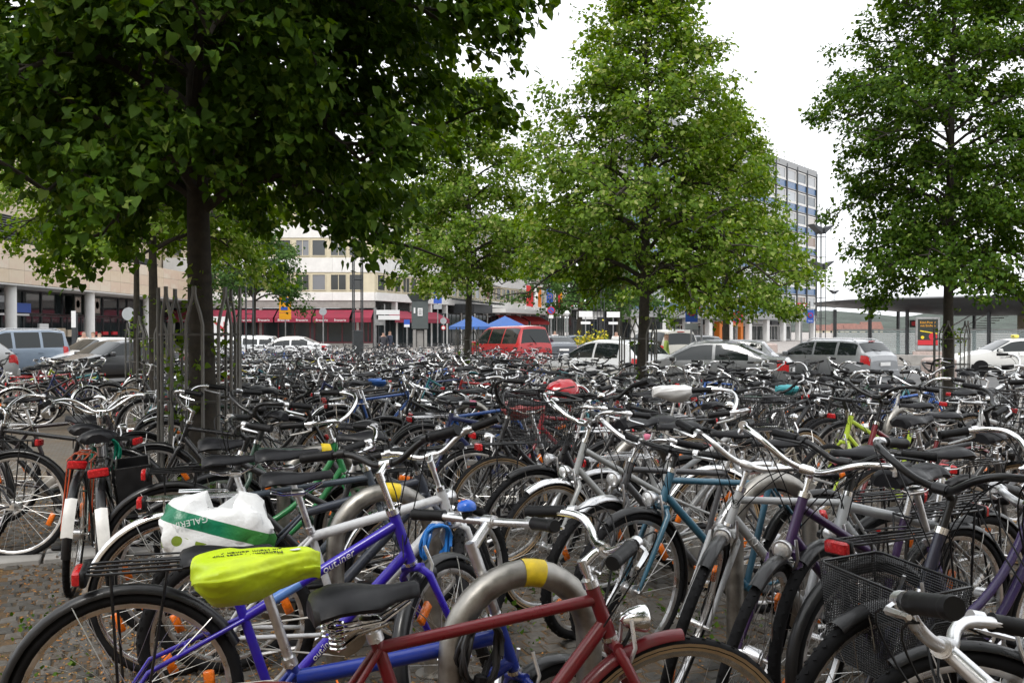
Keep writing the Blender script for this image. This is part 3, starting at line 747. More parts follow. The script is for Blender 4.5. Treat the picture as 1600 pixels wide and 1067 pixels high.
# ================================================================== TREES
def leaf_mat(name, stops, trans=0.35):
    m, nt, b = new_mat(name)
    ge = N(nt, 'ShaderNodeNewGeometry'); oi = N(nt, 'ShaderNodeObjectInfo')
    ad = N(nt, 'ShaderNodeMath'); ad.operation = 'ADD'; nt.links.new(ge.outputs['Random Per Island'], ad.inputs[0]); nt.links.new(oi.outputs['Random'], ad.inputs[1])
    fr = N(nt, 'ShaderNodeMath'); fr.operation = 'FRACT'; nt.links.new(ad.outputs[0], fr.inputs[0])
    c = ramp(nt, fr.outputs[0], stops)
    nt.links.new(c, b.inputs['Base Color']); b.inputs['Roughness'].default_value = 0.58; b.inputs['Specular IOR Level'].default_value = 0.13
    tr = N(nt, 'ShaderNodeBsdfTranslucent'); hs = N(nt, 'ShaderNodeHueSaturation'); hs.inputs['Saturation'].default_value = 1.15; hs.inputs['Value'].default_value = 1.7; hs.inputs['Hue'].default_value = 0.485
    nt.links.new(c, hs.inputs['Color']); nt.links.new(hs.outputs[0], tr.inputs['Color'])
    mx = N(nt, 'ShaderNodeMixShader'); mx.inputs[0].default_value = trans
    out = nt.nodes['Material Output']; nt.links.new(b.outputs[0], mx.inputs[1]); nt.links.new(tr.outputs[0], mx.inputs[2]); nt.links.new(mx.outputs[0], out.inputs['Surface'])
    MATS[name] = m
leaf_mat('lime_leaf', [(0.0, (0.06, 0.115, 0.014)), (0.35, (0.10, 0.18, 0.022)), (0.7, (0.15, 0.245, 0.034)), (0.88, (0.19, 0.28, 0.05)), (0.93, (0.36, 0.41, 0.14)), (1.0, (0.42, 0.45, 0.18))], 0.40)
leaf_mat('lime_leaf_deep', [(0.0, (0.026, 0.06, 0.006)), (0.4, (0.046, 0.10, 0.009)), (0.8, (0.075, 0.145, 0.014)), (0.95, (0.13, 0.20, 0.035)), (1.0, (0.2, 0.27, 0.06))], 0.34)  # deep green of the right tree; paints crown shade into the near one
leaf_mat('lime_leaf_far', [(0.0, (0.03, 0.07, 0.018)), (0.5, (0.055, 0.115, 0.028)), (1.0, (0.09, 0.16, 0.04))], 0.28)
HQ_V = np.array([(0, 0, .03), (-.36, -.06, .10), (-.54, .26, .17), (-.40, .66, .06), (0, 1.16, -.24), (.42, .62, .04), (.52, .28, .15), (.40, -.03, .11), (0, .5, .0)])
HQ_F = [(0, 8, 2, 1), (8, 4, 3, 2), (0, 7, 6, 8), (8, 6, 5, 4)]
LQ_V = np.array([(0, 0, 0), (-.48, .40, .14), (0, 1.1, -.12), (.48, .44, .14)])
LQ_F = [(0, 2, 1), (0, 3, 2)]
def leaves_mesh(name, pos, dirs, nrm, size, mat, hq):
    Vp, Fp = (HQ_V, HQ_F) if hq else (LQ_V, LQ_F)
    side = np.cross(dirs, nrm); n = len(pos); k = len(Vp)
    vv = pos[:, None, :] + size[:, None, None] * (Vp[None, :, 0:1] * side[:, None, :] + Vp[None, :, 1:2] * dirs[:, None, :] + Vp[None, :, 2:3] * nrm[:, None, :])
    fa = np.concatenate([np.array(f) for f in Fp]); fl = np.array([len(f) for f in Fp])
    loops = (fa[None, :] + (np.arange(n) * k)[:, None]).ravel(); counts = np.tile(fl, n)
    return fast_mesh(name, vv.reshape(-1, 3), counts, loops, mat)
def leaf_frames(rg, pos, ctr, droop=.5, flat=.42):
    n = len(pos); out = pos - ctr; out[:, 2] *= .25
    out /= np.linalg.norm(out, axis=1, keepdims=True) + 1e-6
    d = out * .55 + rg.normal(0, .55, (n, 3)) + np.array([0, 0, -droop]); d /= np.linalg.norm(d, axis=1, keepdims=True)
    nr = np.array([0, 0, 1.0]) + out * .35 + rg.normal(0, flat, (n, 3)); nr -= d * (nr * d).sum(1, keepdims=True); nr /= np.linalg.norm(nr, axis=1, keepdims=True) + 1e-9
    return d, nr
def env(h, base=.5, peak=.22, p=.8):
    return np.where(h < peak, base + (1 - base) * (np.clip(h, 0, None) / peak) ** .7, np.clip((1 - h) / (1 - peak), 0, 1) ** p)
def tree(name, px, Y, tr, zb, zt, rad, nleaf, lsize, seed, label, mat='lime_leaf', hq=False, nb=34, lean=(0, 0), single=0, sprouts=0, peak=.24, p=.8, base=.55, X=None, group='lime trees on the square', trim=None):
    rg = np.random.default_rng(seed); rd = random.Random(seed)
    X = xat(px, Y) if X is None else X; g = gz(Y)
    e = empty(name, (X, Y, g), 0, label, 'tree', group)
    zb -= g; zt -= g
    # trunk and limbs in local coordinates
    trunk = MB(); pts = []; rs = []
    for i in range(10):
        t = i / 9; z = zt * .93 * t
        pts.append((lean[0] * t + .05 * tr / .1 * math.sin(3.1 * t + seed), lean[1] * t + .04 * math.sin(4.2 * t + seed * 2), z - .05)); rs.append(tr * (1.18 if i == 0 else 1) * (1 - .86 * t ** .9))
    trunk.tube(pts, rs, 'bark', 12); part('trunk', trunk, e)
    limbs = MB(); anch = []; wts = []
    def axis(z): 
        t = z / (zt * .93); i = min(int(t * 9), 8); f = t * 9 - i
        return Vector(pts[i]).lerp(Vector(pts[i + 1]), min(max(f, 0), 1))
    for i in range(nb):
        h = ((i + .5) / nb) ** 1.05
        az = i * 2.39996 + rd.uniform(-.35, .35); Lb = float(env(np.array(h), base, peak, p)) * rad * rd.uniform(.72, 1.16)
        if trim is not None:
            for _ in range(12):
                if trim(np.array(X + math.cos(az) * Lb), np.array(Y + math.sin(az) * Lb), np.array(g + zb + (zt - zb) * h)): break
                Lb *= .88
        rise = (.02 + .75 * h) * Lb
        z0 = max(zb + (zt - zb) * h * .96 - rise * .75, zb * .72); c = axis(min(z0, zt * .9))
        dr = Vector((math.cos(az), math.sin(az), 0)); bp = []
        for k in range(7):
            t = k / 6; bp.append(c + dr * (Lb * t) + Vector((rd.uniform(-.06, .06) * t * Lb * .5, rd.uniform(-.06, .06) * t * Lb * .5, rise * (1.15 * t - .15 * t * t) + .22 * Lb * math.sin(math.pi * t) * (1 - h) - .20 * Lb * t * t * (1 - h))))
        br = tr * .34 * (1 - .6 * h); limbs.tube(bp, [br * (1 - .8 * k / 6) + .004 for k in range(7)], 'bark', 6, cap=False)
        ns = 5 + int(5 * Lb / rad)
        for s in range(ns + 1):
            t = .22 + .78 * s / ns; q = min(int(t * 6), 5); o_ = bp[q].lerp(bp[q + 1], t * 6 - q)
            sgn = 1 if s % 2 else -1; a2 = az + sgn * rd.uniform(.5, 1.15) * (1 - .6 * (s == ns)); Ls = (.26 + .22 * (1 - t)) * rad * rd.uniform(.7, 1.15) * (.55 + .45 * Lb / rad)
            d2 = Vector((math.cos(a2), math.sin(a2), rd.uniform(-.25, .75))); sp = []
            for k in range(4):
                u = k / 3; sp.append(o_ + d2 * (Ls * u) + Vector((0, 0, -.22 * Ls * u * u)))
            limbs.tube(sp, [br * .34 * (1 - .7 * k / 3) + .0025 for k in range(4)], 'bark', 4, cap=False)
            for u in (.35, .6, .85, 1.05):
                k = min(int(u * 3), 2); anch.append(tuple(sp[k].lerp(sp[k + 1], u * 3 - k))); wts.append(.7 + .5 * u)
    part('limbs', limbs, e)
    A = np.array(anch); W = np.array(wts); W /= W.sum()
    K = 20; nc = max(nleaf // K, 1); ci = rg.choice(len(A), nc, p=W)
    cc = A[ci] + rg.normal(0, .07 * rad / 2.6, (nc, 3)); cc[:, 2] += rg.normal(0, .10, nc)
    pos = np.repeat(cc, K, axis=0) + rg.normal(0, 1, (nc * K, 3)) * np.array([.105, .105, .07]) * (lsize / .085)
    if trim is not None: pos = pos[trim(pos[:, 0] + X, pos[:, 1] + Y, pos[:, 2] + g)]
    ctr = np.array([0, 0, zb + (zt - zb) * .3])
    d, nr = leaf_frames(rg, pos, ctr); size = lsize * rg.uniform(.5, 1.35, len(pos))
    idx_single = []
    if single:
        wx = pos[:, 0] + X; wy = pos[:, 1] + Y; wz = pos[:, 2] + g
        sx = 800 + FPX * wx / np.maximum(wy, .1); sy = 515 - FPX * (wz - H) / np.maximum(wy, .1)
        score = np.where((wy > .8) & (sx > 5) & (sx < 900) & (sy > 5), size / np.maximum(wy, .1), 0)
        idx_single = np.argsort(-score)[:single]
        keep = np.ones(len(pos), bool); keep[idx_single] = False
    else: keep = np.ones(len(pos), bool)
    cr = link('crown', leaves_mesh('crown', pos[keep], d[keep], nr[keep], size[keep], mat, hq), e); tag(cr, kind='stuff')
    if single:
        mb = MB(); mb.add([tuple(v) for v in HQ_V], HQ_F, mat); lm = mb.mesh('leaf', 60)
        for i in idx_single:
            s_ = np.cross(d[i], nr[i]); m = basis(Vector(s_ * size[i]), Vector(d[i] * size[i]), Vector(nr[i] * size[i]), pos[i])
            link('leaf', lm, cr, m)
    if sprouts:
        n = sprouts; k = n // 8; a = rg.random(k) * 6.283; z = rg.uniform(.15, 2.1, k) ; cl = np.column_stack((np.cos(a) * (tr + .05), np.sin(a) * (tr + .05), z))
        pp = np.repeat(cl, 8, axis=0) + rg.normal(0, .055, (k * 8, 3)); dd, nn = leaf_frames(rg, pp, np.array([0, 0, 1.0]), .3, .7)
        so = link('sprouts', leaves_mesh('sprouts', pp, dd, nn, lsize * rg.uniform(.5, 1.0, len(pp)), 'lime_leaf', True), e); tag(so, kind='stuff')
    return e, X, g
def guard(X, Y, rad, h, n, label, bar=.022):
    g = gz(Y); e = empty('tree_guard', (X, Y, g), 0, label, 'tree guard', 'steel guards round the tree trunks')
    step = 2 * math.pi / n
    def P(a, z, r=rad): return Vector((r * math.cos(a), r * math.sin(a), z))
    for i in range(n):
        a = i * step; b = MB()
        nxt = a + (step / 2 if i % 2 == 0 else -step / 2) * .92
        b.tube([P(a, 0), P(a, h * .55), P(a, h * .84), P(a * .7 + nxt * .3, h * .885), P(a * .15 + nxt * .85, h * .945), P(nxt, h * .97), P(nxt, h)], bar * .62, 'guard_steel', 6)
        part('bar', b, e)
    for z in (.10, h * .52, h * .80):
        b = MB(); b.tube([P(2 * math.pi * k / 24, z, rad - bar * .2) for k in range(24)], bar * .45, 'guard_steel', 5, closed=True); part('ring', b, e)
    return e
simple('guard_steel', (0.17, 0.165, 0.155), 0.55, 0.7, var=0.3, scale=8)
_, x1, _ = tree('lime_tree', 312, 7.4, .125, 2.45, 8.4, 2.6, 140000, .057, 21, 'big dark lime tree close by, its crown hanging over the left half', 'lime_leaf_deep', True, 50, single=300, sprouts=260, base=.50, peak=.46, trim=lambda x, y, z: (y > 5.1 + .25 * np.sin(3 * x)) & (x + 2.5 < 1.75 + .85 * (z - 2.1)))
guard(x1, 7.4, .31, 1.85, 16, 'tall grey steel guard round the trunk of the big dark tree')
_, x2, _ = tree('lime_tree', 243, 15.5, .11, 2.85, 6.9, 2.5, 30000, .082, 22, 'lime tree with slim trunk behind the big dark tree, before the parked van', 'lime_leaf', False, 30, sprouts=80, base=.8)
guard(x2, 15.5, .3, 1.85, 10, 'steel guard round the slim trunk behind the big dark tree')
_, x3, _ = tree('lime_tree', 217, 21.5, .10, 3.2, 7.8, 2.5, 14000, .10, 23, 'lime tree with the thinnest trunk, farther back beside the sandstone building', 'lime_leaf', False, 28, sprouts=90, base=.8)
guard(x3, 21.5, .3, 1.85, 10, 'steel guard with climbing shoots round the thinnest trunk at left')
_, x5, _ = tree('lime_tree', 730, 27.5, .13, 2.7, 9.4, 2.75, 36000, .10, 25, 'lime tree standing in the bicycles before the blue parasols', 'lime_leaf', False, 36, sprouts=50, trim=lambda x, y, z: (z > 3.1) | (x < -.6))
guard(x5, 27.5, .34, 1.85, 10, 'steel guard round the tree before the blue parasols')
_, x6, _ = tree('lime_tree', 997, 17.0, .125, 2.15, 8.5, 2.5, 50000, .078, 26, 'tall conical bright green lime tree in the centre before the white hatchback', 'lime_leaf', False, 56, sprouts=120, base=.72, peak=.2, p=1.0, lean=(.2, 0), trim=lambda x, y, z: (z > 2.5) | (x > 1.3))
guard(x6, 17.0, .34, 1.85, 10, 'steel guard round the trunk of the tall central tree')
_, x7, _ = tree('lime_tree', 1132, 29.0, .13, 2.15, 9.0, 2.4, 32000, .10, 27, 'smaller lime tree to the right of the central tree beside the round sign', 'lime_leaf', False, 28, sprouts=60, base=.7)
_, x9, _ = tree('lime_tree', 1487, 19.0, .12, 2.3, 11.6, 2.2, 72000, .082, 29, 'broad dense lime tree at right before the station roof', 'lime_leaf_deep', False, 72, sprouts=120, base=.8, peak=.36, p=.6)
guard(x9, 19.0, .34, 1.85, 10, 'steel guard round the right tree before the station roof')
tree('lime_tree', 398, 52, .16, 3.1, 8.0, 3.2, 9000, .16, 30, 'dark round tree before the white corner building, left of the yellow sign', 'lime_leaf_far', False, 24, base=.8)
tree('plane_tree', 905, 80, .3, 3.2, 12.5, 5.0, 11000, .26, 31, 'dark bushy tree between the flags and the central trunk', 'lime_leaf_far', False, 26, base=.9)
tree('plane_tree', 965, 92, .3, 3.6, 13.5, 5.0, 9000, .28, 32, 'dark bushy tree behind the central trunk before the pavilion', 'lime_leaf_far', False, 24, base=.9)
tree('lime_tree', 0, -1.4, .125, 2.75, 8.6, 3.0, 26000, .10, 34, 'unseen lime tree added over the viewer for shade, next in the row before the caged one', 'lime_leaf_deep', False, 34, base=.8, X=1.0, trim=lambda x, y, z: (y < .1) | ((z - 1.5) > .47 * y + .1))  # unseen tree added to shade the foreground, crown cut clear of the view
weeds()
# ================================================================== STREET FURNITURE, CARS, PEOPLE
def lattice_mast(px, Y, h, label, w=.42, wing=.85, base_h=0.0, heads=1):
    g = gz(Y); X = xat(px, Y); e = empty('lamp_mast', (X, Y, g), R_(20), label, 'lamp mast', 'lattice lamp masts on the square')
    c = [(w / 2, w / 2), (-w / 2, w / 2), (-w / 2, -w / 2), (w / 2, -w / 2)]
    for x, y in c[:]:
        b = MB(); b.tube([(x, y, 0), (x, y, h)], .028, 'dark_steel', 6); part('mast_leg', b, e)
    b = MB(); z = 1.2
    while z < h:
        for i in range(4): b.tube([(*c[i], z), (*c[(i + 1) % 4], z)], .016, 'dark_steel', 4)
        z += 1.35
    part('cross_brace', b, e)
    if base_h:
        b = MB(); b.bbox((0, 0, base_h / 2), (w + .06, w + .06, base_h), 'dark_steel', .02); part('base_box', b, e)
    for k in range(heads):
        hz = h - .6 - k * 2.4
        for s in (-1, 1):
            b = MB(); x0, x1 = s * .10, s * (wing)
            b.add([(x0, -.3, hz - .45), (x0, .3, hz - .45), (x1, .32, hz + .12), (x1, -.32, hz + .12), (x0, -.3, hz - .05), (x0, .3, hz - .05), (x1, .32, hz + .17), (x1, -.32, hz + .17)],
                  [(0, 1, 2, 3), (7, 6, 5, 4), (0, 4, 5, 1), (1, 5, 6, 2), (2, 6, 7, 3), (3, 7, 4, 0)], 'dark_steel'); part('lamp_wing', b, e, smooth=0)
    return e
lattice_mast(559, 39.5, 8.2, 'black lattice lamp mast on a square base among the bicycles before the awnings', .36, .85, 1.75)
lattice_mast(1282, 62, 9.2, 'tall lattice lamp mast with wing shaped lamps left of the station roof', .45, .85, 0, 2)
lattice_mast(390, 46, 8.0, 'lattice lamp mast between the dark tree and the guarded trunk', .34, .85)
lattice_mast(936, 60, 8.5, 'lattice lamp mast half hidden in leaves left of the central trunk', .5, .85)
lattice_mast(1303, 150, 8.6, 'small far lamp mast above the station roof', .4, .85)

def pole(e, h, r=.035, mat='zinc'):
    b = MB(); b.tube([(0, 0, 0), (0, 0, h)], r, mat, 8); part('pole', b, e)
    return e
def disc(e, name, z, r, mat, y=-.05, x=0, n=28, th=.012):
    b = MB(); b.lathe([(0, -th), (r, -th), (r, th), (0, th)], mat, n, (x, y, z), 'y'); return part(name, b, e)
def plate(e, name, z, w, h, mat, y=-.05, x=0, th=.03):
    b = MB(); b.box((x, y, z), (w, th, h), mat); return part(name, b, e, smooth=0)
def post(name, px, Y, h, label, cat='sign', rz=0, r=.035):
    return pole(empty(name, (xat(px, Y), Y, gz(Y)), rz, label, cat), h, r)
def tri(e, name, z, s, mat, y, rot=0):
    b = MB(); p = [(-s / 2, y, z + s * .43), (s / 2, y, z + s * .43), (0, y, z - s * .43)]; q = [(x, y + .02, zz) for x, _, zz in p]
    b.add(p + q, [(0, 2, 1), (3, 4, 5), (0, 1, 4, 3), (1, 2, 5, 4), (2, 0, 3, 5)], mat); return part(name, b, e, smooth=0)

e = post('direction_sign', 446, 58, 3.0, 'yellow direction sign with blue fields on a grey pole before the awnings')
plate(e, 'sign_panel', 3.35, .74, 1.0, 'sign_yellow'); plate(e, 'sign_panel', 3.62, .5, .28, 'sign_blue', -.075, .08); plate(e, 'sign_panel', 3.1, .42, .2, 'sign_blue', -.075, -.05); plate(e, 'sign_panel', 2.62, .74, .4, 'sign_yellow', -.052)
e = post('round_sign', 505, 50, 2.9, 'round sign seen from its grey back on a pole before the awnings'); disc(e, 'sign_disc', 2.75, .2, 'sign_back'); b = MB(); b.tube([(0, 0, 0), (0, 0, .9)], .06, 'red_cloth', 8); part('pole_band', b, e)
e = post('direction_sign', 601, 52, 3.2, 'white finger post with two blank boards and a grey box before the corner'); plate(e, 'finger_board', 2.75, 1.3, .26, 'sign_white', -.06, .2); plate(e, 'finger_board', 2.45, 1.2, .24, 'sign_white', -.06, .25); 
plate(e, 'signal_box', 2.2, .5, .35, 'zinc', .1, -.3, .2); b = MB(); b.tube([(-.55, .1, 0), (-.55, .1, 3.0)], .08, 'zinc', 8); part('signal_pole', b, e)
e = post('parking_sign', 636, 48, 2.1, 'small blue and white parking sign left of the grey clock pillar'); plate(e, 'sign_panel', 2.1, .3, .4, 'sign_blue'); plate(e, 'sign_panel', 1.98, .28, .14, 'sign_white', -.075)
e = post('round_sign', 693, 50, 2.6, 'pair of round signs on a red and white post right of the clock pillar'); disc(e, 'sign_disc', 2.25, .17, 'sign_back'); disc(e, 'sign_disc', 1.88, .13, 'sign_red'); disc(e, 'sign_disc', 1.88, .085, 'sign_white', -.075)
e = post('parking_sign', 684, 62, 4.4, 'tall blue and white information board right of the clock pillar'); plate(e, 'sign_panel', 3.9, .55, .75, 'sign_blue'); plate(e, 'sign_panel', 3.3, .55, .3, 'sign_back'); plate(e, 'sign_panel', 4.0, .2, .3, 'sign_white', -.075)
e = post('no_stopping_sign', 861, 52, 3.2, 'round no stopping sign right of the flags'); disc(e, 'sign_disc', 2.85, .22, 'sign_red'); disc(e, 'sign_disc', 2.85, .165, 'sign_blue', -.068)
b = MB(); b.box((0, -.09, 2.85), (.33, .012, .05), 'sign_red', Matrix.Rotation(R_(45), 3, 'Y')); part('sign_bar', b, e, smooth=0); plate(e, 'sign_panel', 2.5, .25, .18, 'sign_white')
e = post('yield_sign', 1096, 33, 3.2, 'yield sign half hidden by leaves beside the central tree', rz=R_(18)); o1 = tri(e, 'sign_board', 2.75, .95, 'sign_red', -.06); o2 = tri(e, 'sign_field', 2.77, .66, 'sign_back', -.068)
for o in (o1, o2): o.matrix_basis = Matrix.Translation((0, 0, 2.75)) @ Matrix.Rotation(R_(14), 4, 'Y') @ Matrix.Translation((0, 0, -2.75))
e = post('no_stopping_sign', 1080, 32, 2.9, 'purple blue no stopping sign on a tall plate left of the yield sign'); plate(e, 'sign_panel', 2.35, .42, .62, 'sign_blue'); disc(e, 'sign_disc', 2.4, .15, 'sign_red', -.08); disc(e, 'sign_disc', 2.4, .1, 'sign_blue', -.1); plate(e, 'sign_panel', 1.88, .45, .22, 'sign_back')
e = post('round_sign', 1151, 36, 2.4, 'round purple and red no parking sign right of the small tree'); disc(e, 'sign_disc', 2.25, .23, 'sign_red'); disc(e, 'sign_disc', 2.25, .17, 'sign_blue', -.068); b = MB(); b.box((0, -.09, 2.25), (.36, .012, .05), 'sign_red', Matrix.Rotation(R_(45), 3, 'Y')); part('sign_bar', b, e, smooth=0)
e = post('yield_sign', 1252, 36, 3.0, 'white and red yield sign before the station roof end'); tri(e, 'sign_board', 2.62, .44, 'sign_red', -.06); tri(e, 'sign_field', 2.63, .30, 'sign_white', -.068)
e = post('no_stopping_sign', 1265, 37, 2.9, 'blue plate with red ring for taxis beside the white yield sign'); plate(e, 'sign_panel', 2.3, .27, .5, 'sign_blue'); disc(e, 'sign_disc', 2.35, .1, 'sign_red', -.08); disc(e, 'sign_disc', 2.35, .065, 'sign_blue', -.1)
tm = text_mb('TAXI', .09, 'letter_white', .003); part('lettering', tm, e, basis(Vector((1, 0, 0)), Vector((0, 0, 1)), Vector((0, -1, 0)), (0, -.07, 2.12)), smooth=0)
for px, Y, lab in ((958, 60, 'white finger board pointing across the road left of the central trunk'), (915, 58, 'white finger board with dark tip beside the globe lamp')):
    e = post('direction_sign', px, Y, 2.6, lab); plate(e, 'finger_board', 2.75, .85, .36, 'sign_white'); plate(e, 'finger_board', 2.2, .6, .16, 'sign_white')
e = post('globe_lamp', 886, 55, 2.6, 'globe street lamp on a dark striped pole right of the flags', 'street lamp', r=.05); b = MB(); b.lathe([(0, -.16), (.1, -.13), (.16, 0), (.1, .13), (0, .16)], 'sign_white', 14, (0, 0, 2.75)); part('globe', b, e)
e = post('information_stele', 117, 42, 2.6, 'slim grey stele with white panel before the sandstone shopfront'); b = MB(); b.bbox((0, 0, 1.25), (.22, .2, 2.5), 'dark_steel', .02); part('pillar', b, e); plate(e, 'panel', 2.25, .2, .75, 'sign_white', -.115)
e = post('round_sign', 202, 34, 2.6, 'round sign seen from behind left of the slim tree trunks'); disc(e, 'sign_disc', 2.35, .24, 'sign_back')
# construction notice board
e = empty('notice_board', (xat(340, 44), 44, gz(44)), 0, 'white board with red arrow shapes behind the guarded trunk', 'notice board')
plate(e, 'board', 1.55, 1.2, 1.7, 'sign_white', 0, 0, .06); b = MB(); b.box((-.25, -.05, 1.7), (.1, .03, 1.0), 'sign_red'); b.box((.05, -.05, 2.0), (.55, .03, .1), 'sign_red', Matrix.Rotation(R_(40), 3, 'Y')); b.box((.35, -.05, 1.8), (.1, .03, .7), 'sign_red'); part('arrow', b, e, smooth=0)
for s in (-.5, .5): b = MB(); b.box((s, .06, .5), (.08, .06, 1.0), 'zinc'); part('leg', b, e, smooth=0)
# clock pillar
def clock_pillar():
    Y = 50; e = empty('clock_pillar', (xat(656, Y), Y, gz(Y)), R_(8), 'dark grey information pillar with flared top and white notice', 'pillar')
    b = MB(); b.bbox((0, 0, 2.55), (.86, .86, 1.5), 'dark_green_grey', .03); part('head', b, e)
    b = MB(); w, W_ = .43, .66; b.add([(-w, -w, 3.301), (w, -w, 3.301), (w, w, 3.301), (-w, w, 3.301), (-W_, -W_, 3.68), (W_, -W_, 3.68), (W_, W_, 3.68), (-W_, W_, 3.68)], [(3, 2, 1, 0), (4, 5, 6, 7), (0, 1, 5, 4), (1, 2, 6, 5), (2, 3, 7, 6), (3, 0, 4, 7)], 'dark_green_grey'); part('flared_top', b, e, smooth=0)
    for x in (-.3, .3):
        for y in (-.3, .3): b = MB(); b.box((x, y, .9), (.14, .14, 1.79), 'concrete'); part('leg', b, e, smooth=0)
    b = MB(); b.box((0, 0, .95), (.34, .5, 1.6), 'concrete'); part('core', b, e, smooth=0)
    plate(e, 'notice', 2.72, .26, .42, 'sign_white', -.45); plate(e, 'notice', 2.8, .09, .3, 'sign_white', -.445, -.3)
    for k in range(3): plate(e, 'notice_line', 2.82 - .1 * k, .16, .025, 'ink', -.47)
simple('dark_green_grey', (0.085, 0.10, 0.10), 0.55, var=0.15, scale=2)
clock_pillar()
# parasols
for px, lab in ((737, 'blue parasol at the cafe, nearest the tree trunk'), (789, 'blue parasol at the cafe behind the red van')):
    Y = 66; e = empty('parasol', (xat(px, Y), Y, gz(Y)), R_(px % 40), lab, 'parasol', 'blue cafe parasols'); pole(e, 2.75, .035, 'sign_white')
    b = MB(); R0 = 1.65; n = 8
    ring_ = [(R0 * math.cos(k * math.pi / 4), R0 * math.sin(k * math.pi / 4), 2.0 + gz(0)) for k in range(n)]; low = [(x * 1.005, y * 1.005, z - .2) for x, y, z in ring_]
    b.add([(0, 0, 2.75)] + ring_ + low, [(0, 1 + k, 1 + (k + 1) % n) for k in range(n)] + [(1 + k, 1 + n + k, 1 + n + (k + 1) % n, 1 + (k + 1) % n) for k in range(n)], 'parasol_blue'); part('canopy', b, e, smooth=0)
    b = MB()
    for k in range(n): b.tube([(0, 0, 2.68), (R0 * .98 * math.cos(k * math.pi / 4), R0 * .98 * math.sin(k * math.pi / 4), 1.98)], .012, 'zinc', 4)
    part('ribs', b, e)
# flags above the terrace slab
fl = [(35.5, 'red_flag', 'long red flag with white mark, first of the row above the terrace', ['red_cloth']), (38.8, 'orange_flag', 'narrow orange and white flag, second of the row above the terrace', ['sign_white', 'orange_paint']),
      (43.8, 'blue_flag', 'blue flag with a ring of stars above the terrace', ['sign_blue']), (48.1, 'striped_flag', 'black, red and gold upright flag above the terrace', ['ink', 'red_cloth', 'sign_yellow']), (53.5, 'red_flag', 'long red flag, last of the row above the terrace', ['red_cloth'])]
for t, nm, lab, mats in fl:
    p = WW.P(t, 4.06, 3.0); e = empty(nm, p, 0, lab, 'flag', 'flags above the terrace'); b = MB(); b.tube([(-.45, 0, 0), (-.45, 0, 3.6)], .04, 'sign_white', 6); part('pole', b, e)
    w = .9; n = len(mats)
    for i, mt in enumerate(mats):
        b = MB(); rows = []
        for j in range(9):
            z = 3.2 - 2.7 * j / 8
            rows.append([(-.38 + w * (i + q / 3) / n, .10 * math.sin(2.2 * (i + q / 3) / n * 2 + j * .7), z - .12 * (i + q / 3) / n) for q in range(4)])
        b.grid(rows, mt); part('cloth', b, e)
    if nm == 'blue_flag':
        b = MB()
        for k in range(12): a = k * math.pi / 6; b.box((.07 + .26 * math.cos(a), -.16, 2.0 + .26 * math.sin(a)), (.07, .02, .07), 'sign_yellow')
        part('star_ring', b, e, smooth=0)
# planter with yellow flowers, stone blocks, poster stand
e = empty('flower_planter', (xat(925, 47), 47, gz(47)), 0, 'planter of yellow flowers behind the white hatchback', 'planter'); b = MB(); b.bbox((0, 0, .4), (1.6, .8, .8), 'concrete', .04); part('trough', b, e)
rg = np.random.default_rng(4); n = 420; pos = np.column_stack((rg.uniform(-.8, .8, n), rg.uniform(-.4, .4, n), 1.0 + np.abs(rg.normal(0, .3, n)))); d_, nr_ = leaf_frames(rg, pos, np.array([0, 0, .6]), -.2, .6)
leaf_mat('flower_yellow', [(0.0, (.10, .16, .03)), (.4, (.18, .22, .03)), (.6, (.6, .5, .05)), (1.0, (.65, .55, .08))], .2)
tag(link('flowers', leaves_mesh('flowers', pos, d_, nr_, rg.uniform(.08, .16, n), 'flower_yellow', False), e), kind='stuff')
e = empty('poster_stand', (25.8, 57.6, gz(60)), R_(-20), 'lit looking poster stand with yellow lettering on black and red on a stone base', 'poster stand')
b = MB(); b.bbox((0, 0, .22), (1.7, .55, .44), 'granite', .02); part('stone_base', b, e); b = MB(); b.bbox((0, 0, 1.5), (1.4, .22, 2.1), 'zinc', .03); part('case', b, e)
plate(e, 'poster', 1.5, 1.14, 1.86, 'ink', -.12, 0, .02); plate(e, 'poster_field', .98, 1.14, .3, 'sign_red', -.135, 0, .01); plate(e, 'poster_field', .68, 1.14, .22, 'sign_back', -.135, 0, .01)
for k, tx in enumerate(('Edel-Power', 'mit Einfluss')):
    tm = text_mb(tx, .19 - .03 * (k == 2), 'letter_yellow' if 'letter_yellow' in MATS else 'sign_yellow', .003); part('lettering', tm, e, basis(Vector((1, 0, 0)), Vector((0, 0, 1)), Vector((0, -1, 0)), (0, -.135, 2.22 - .2 * k)), smooth=0)
b = MB(); b.box((.05, -.136, 1.62), (1.0, .01, .06), 'yellow_tape', Matrix.Rotation(R_(10), 3, 'Y')); b.lathe([(0, -.005), (.1, -.005), (.1, .005), (0, .005)], 'yellow_tape', 12, (-.3, -.137, 1.3), 'y'); part('poster_mark', b, e, smooth=0)
b = MB(); b.lathe([(0, -.005), (.24, -.005), (.24, .005), (0, .005)], 'sign_red', 16, (.3, -.137, 1.35), 'y'); part('poster_mark', b, e, smooth=0)
for px, Y, w, h, lab in ((1467, 33, 1.0, .8, 'rough pink granite block at the kerb right of the silver estate car'), (1194, 60, 1.6, .9, 'pale granite block beneath the office columns')):
    b = MB(); b.bbox((0, 0, h / 2), (w, .8, h), 'granite', .09); o = part('granite_block', b); o.location = (xat(px, Y), Y, gz(Y) - .01); o.rotation_euler = (0, 0, .3); tag(o, lab, 'stone block')
# low hedge and trim wall by the cafe
b = MB(); b.bbox((0, 0, .25), (16, .3, .5), 'concrete', .02); o = part('low_wall', b); o.location = (20.5, 47, gz(47) - .01); o.rotation_euler = (0, 0, R_(-40)); tag(o, 'low pale wall along the station forecourt', 'wall')

